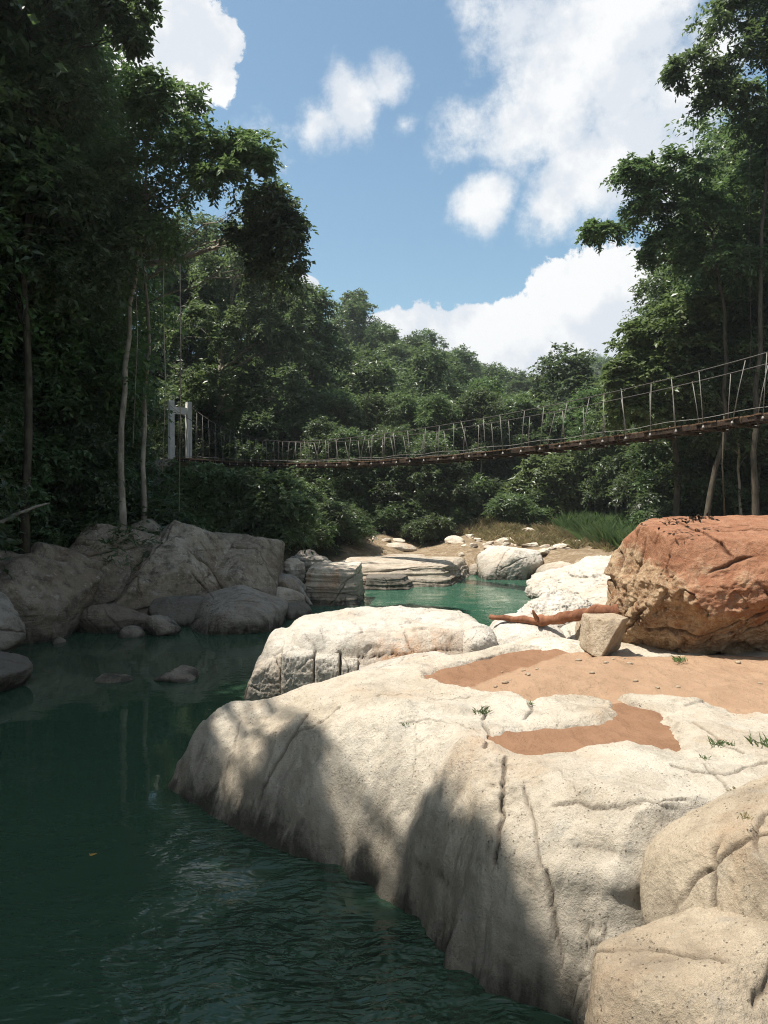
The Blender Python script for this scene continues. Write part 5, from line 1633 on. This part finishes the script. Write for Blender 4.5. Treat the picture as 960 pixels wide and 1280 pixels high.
# ------------------------------------------------------------------ sky, sun
w = bpy.data.worlds.new('World'); SC.world = w; w.use_nodes = True
nt = w.node_tree; nt.nodes.clear()
N_ = nt.nodes.new; Lk = nt.links.new
out = N_('ShaderNodeOutputWorld')
sky = N_('ShaderNodeTexSky'); sky.sky_type = 'NISHITA'; sky.sun_disc = False
sky.sun_elevation = SUN_EL; sky.sun_rotation = SUN_AZ; sky.air_density = 1.0; sky.dust_density = 1.6; sky.ozone_density = 1.2
bg = N_('ShaderNodeBackground'); bg.inputs[1].default_value = 0.081
tint = N_('ShaderNodeMix'); tint.data_type = 'RGBA'; tint.blend_type = 'MULTIPLY'; tint.inputs[0].default_value = 1.0
tint.inputs[7].default_value = (0.88, 1.06, 1.01, 1)
Lk(sky.outputs[0], tint.inputs[6]); Lk(tint.outputs[2], bg.inputs[0])
tc = N_('ShaderNodeTexCoord')
D_ = tc.outputs['Generated']


def wm(op, a, b=None):
    n = N_('ShaderNodeMath'); n.operation = op
    for i, v in enumerate((a, b)):
        if v is None: continue
        if isinstance(v, (int, float)): n.inputs[i].default_value = v
        else: Lk(v, n.inputs[i])
    return n.outputs[0]


def wnoise(scale, det, rough, off=(0, 0, 0), sc=(1, 1, 1)):
    mp = N_('ShaderNodeMapping'); mp.inputs['Location'].default_value = off; mp.inputs['Scale'].default_value = sc
    Lk(D_, mp.inputs[0])
    n = N_('ShaderNodeTexNoise'); n.inputs['Scale'].default_value = scale; n.inputs['Detail'].default_value = det; n.inputs['Roughness'].default_value = rough
    Lk(mp.outputs[0], n.inputs['Vector'])
    return n.outputs['Fac']


def wrange(v, a, b, c, d):
    n = N_('ShaderNodeMapRange')
    for i, q in zip((1, 2, 3, 4), (a, b, c, d)): n.inputs[i].default_value = q
    n.interpolation_type = 'SMOOTHSTEP'
    Lk(v, n.inputs[0])
    return n.outputs[0]


def blobs(lst):
    acc = None
    for (x, y, r, wgt) in lst:
        p = at(x, y, 10) - EYE; ln = p.length; p = p.normalized()
        n = N_('ShaderNodeVectorMath'); n.operation = 'DISTANCE'
        Lk(D_, n.inputs[0]); n.inputs[1].default_value = p
        rad = r / F * (10 / ln)
        v = wm('MULTIPLY', wm('SUBTRACT', 1.0, wm('DIVIDE', n.outputs['Value'], rad)), wgt)
        acc = v if acc is None else wm('MAXIMUM', acc, v)
    return acc


cumulus = [(520, 412, 48, 1), (565, 425, 40, 1), (605, 420, 42, 1), (655, 425, 62, 1), (715, 385, 70, 1), (770, 372, 75, 1), (815, 390, 80, 1), (750, 440, 75, 1), (690, 455, 60, 1), (560, 450, 60, 1), (482, 428, 40, 1), (462, 436, 26, .9), (625, 460, 60, 1),
           (380, 362, 22, 1), (830, 350, 50, 1), (700, 350, 30, .9), (880, 420, 90, 1),
           (215, 55, 75, 1), (255, 85, 50, 1), (165, 95, 60, 1), (275, 55, 34, 1), (130, 40, 60, 1), (190, 10, 40, 1), (228, 110, 30, 1)]
soft = [(438, 130, 50, 1), (484, 102, 42, .9), (402, 150, 38, .9), (428, 100, 30, .8), (462, 112, 40, .8), (505, 155, 22, .55),
        (600, 258, 36, .9), (620, 240, 30, .85), (690, 100, 80, 1), (740, 40, 85, 1), (800, 10, 75, .9), (650, 165, 55, .9), (655, 20, 75, .62), (590, 5, 40, .5), (700, 160, 60, .9), (730, 220, 75, 1), (800, 180, 85, 1), (860, 130, 75, 1), (690, 260, 42, .75), (860, 220, 90, 1), (780, 110, 55, .8), (900, 60, 50, .7),
        (565, 165, 30, .35), (335, 155, 22, .2), (640, 60, 40, .5)]
n1 = wnoise(8.5, 12, 0.66); n2 = wnoise(24, 10, 0.68, (3, 1, 7)); n3 = wnoise(6.0, 9, 0.6, (9, 4, 2)); n3b = wnoise(6.0, 9, 0.6, (9.022, 4, 1.955))
dc = wm('ADD', blobs(cumulus), wm('ADD', wm('MULTIPLY', wm('SUBTRACT', n1, .5), 1.1), wm('MULTIPLY', wm('SUBTRACT', n2, .5), 1.3)))
ac = wrange(dc, 0.0, 0.14, 0, 1)
ds = wm('ADD', blobs(soft), wm('ADD', wm('MULTIPLY', wm('SUBTRACT', n1, .5), 1.9), wm('MULTIPLY', wm('SUBTRACT', n2, .5), 1.2)))
as_ = wrange(ds, -0.16, 0.62, 0, .98)
# scattered clouds over the rest of the sky
gen = wnoise(2.2, 9, 0.6, (5, 2, 1), (1, 1, 2.2))
sp = N_('ShaderNodeSeparateXYZ'); Lk(D_, sp.inputs[0])
ag = wm('MULTIPLY', wrange(gen, 0.45, 0.60, 0, .92), wrange(sp.outputs[1], 0.55, 0.2, 0, 1))
alpha = wm('MAXIMUM', wm('MAXIMUM', ac, as_), ag)
alpha = wm('MULTIPLY', alpha, wrange(sp.outputs[2], -0.02, 0.03, 0, 1))
lit = wm('MULTIPLY', wm('SUBTRACT', n3b, n3), 5.0)
shade = wrange(wm('ADD', wm('ADD', lit, 0.55), wm('MULTIPLY', wm('SUBTRACT', 0.5, alpha), 0.3)), 0.0, 0.75, 0, 1)
cmix = N_('ShaderNodeMix'); cmix.data_type = 'RGBA'
Lk(shade, cmix.inputs[0]); cmix.inputs[6].default_value = (0.70, 0.74, 0.80, 1); cmix.inputs[7].default_value = (0.90, 0.905, 0.91, 1)
bgc = N_('ShaderNodeBackground'); Lk(cmix.outputs[2], bgc.inputs[0]); bgc.inputs[1].default_value = 0.575
mx = N_('ShaderNodeMixShader'); Lk(alpha, mx.inputs[0]); Lk(bg.outputs[0], mx.inputs[1]); Lk(bgc.outputs[0], mx.inputs[2])
Lk(mx.outputs[0], out.inputs[0])

sd = bpy.data.lights.new('sun', 'SUN'); sd.energy = 4.0; sd.angle = R(0.53); sd.color = (1, .945, .86)
so = bpy.data.objects.new('sun', sd); COL.objects.link(so)
sv = Vector((math.sin(SUN_AZ) * math.cos(SUN_EL), math.cos(SUN_AZ) * math.cos(SUN_EL), math.sin(SUN_EL)))
so.rotation_euler = sv.to_track_quat('Z', 'Y').to_euler()
so.location = sv * 60

SC.view_settings.view_transform = 'Standard'
SC.view_settings.look = 'None'
SC.view_settings.exposure = 0.95
SC.view_settings.gamma = 1.0
SC.cycles.max_bounces = 8
SC.cycles.diffuse_bounces = 5
SC.cycles.glossy_bounces = 3
SC.cycles.transmission_bounces = 3
SC.cycles.transparent_max_bounces = 4
SC.cycles.volume_bounces = 0
SC.cycles.caustics_reflective = False
SC.cycles.caustics_refractive = False
SC.cycles.use_denoising = True
SC.cycles.denoising_prefilter = 'NONE'
SC.cycles.filter_width = 1.1
SC.cycles.use_adaptive_sampling = True
SC.cycles.adaptive_threshold = 0.02
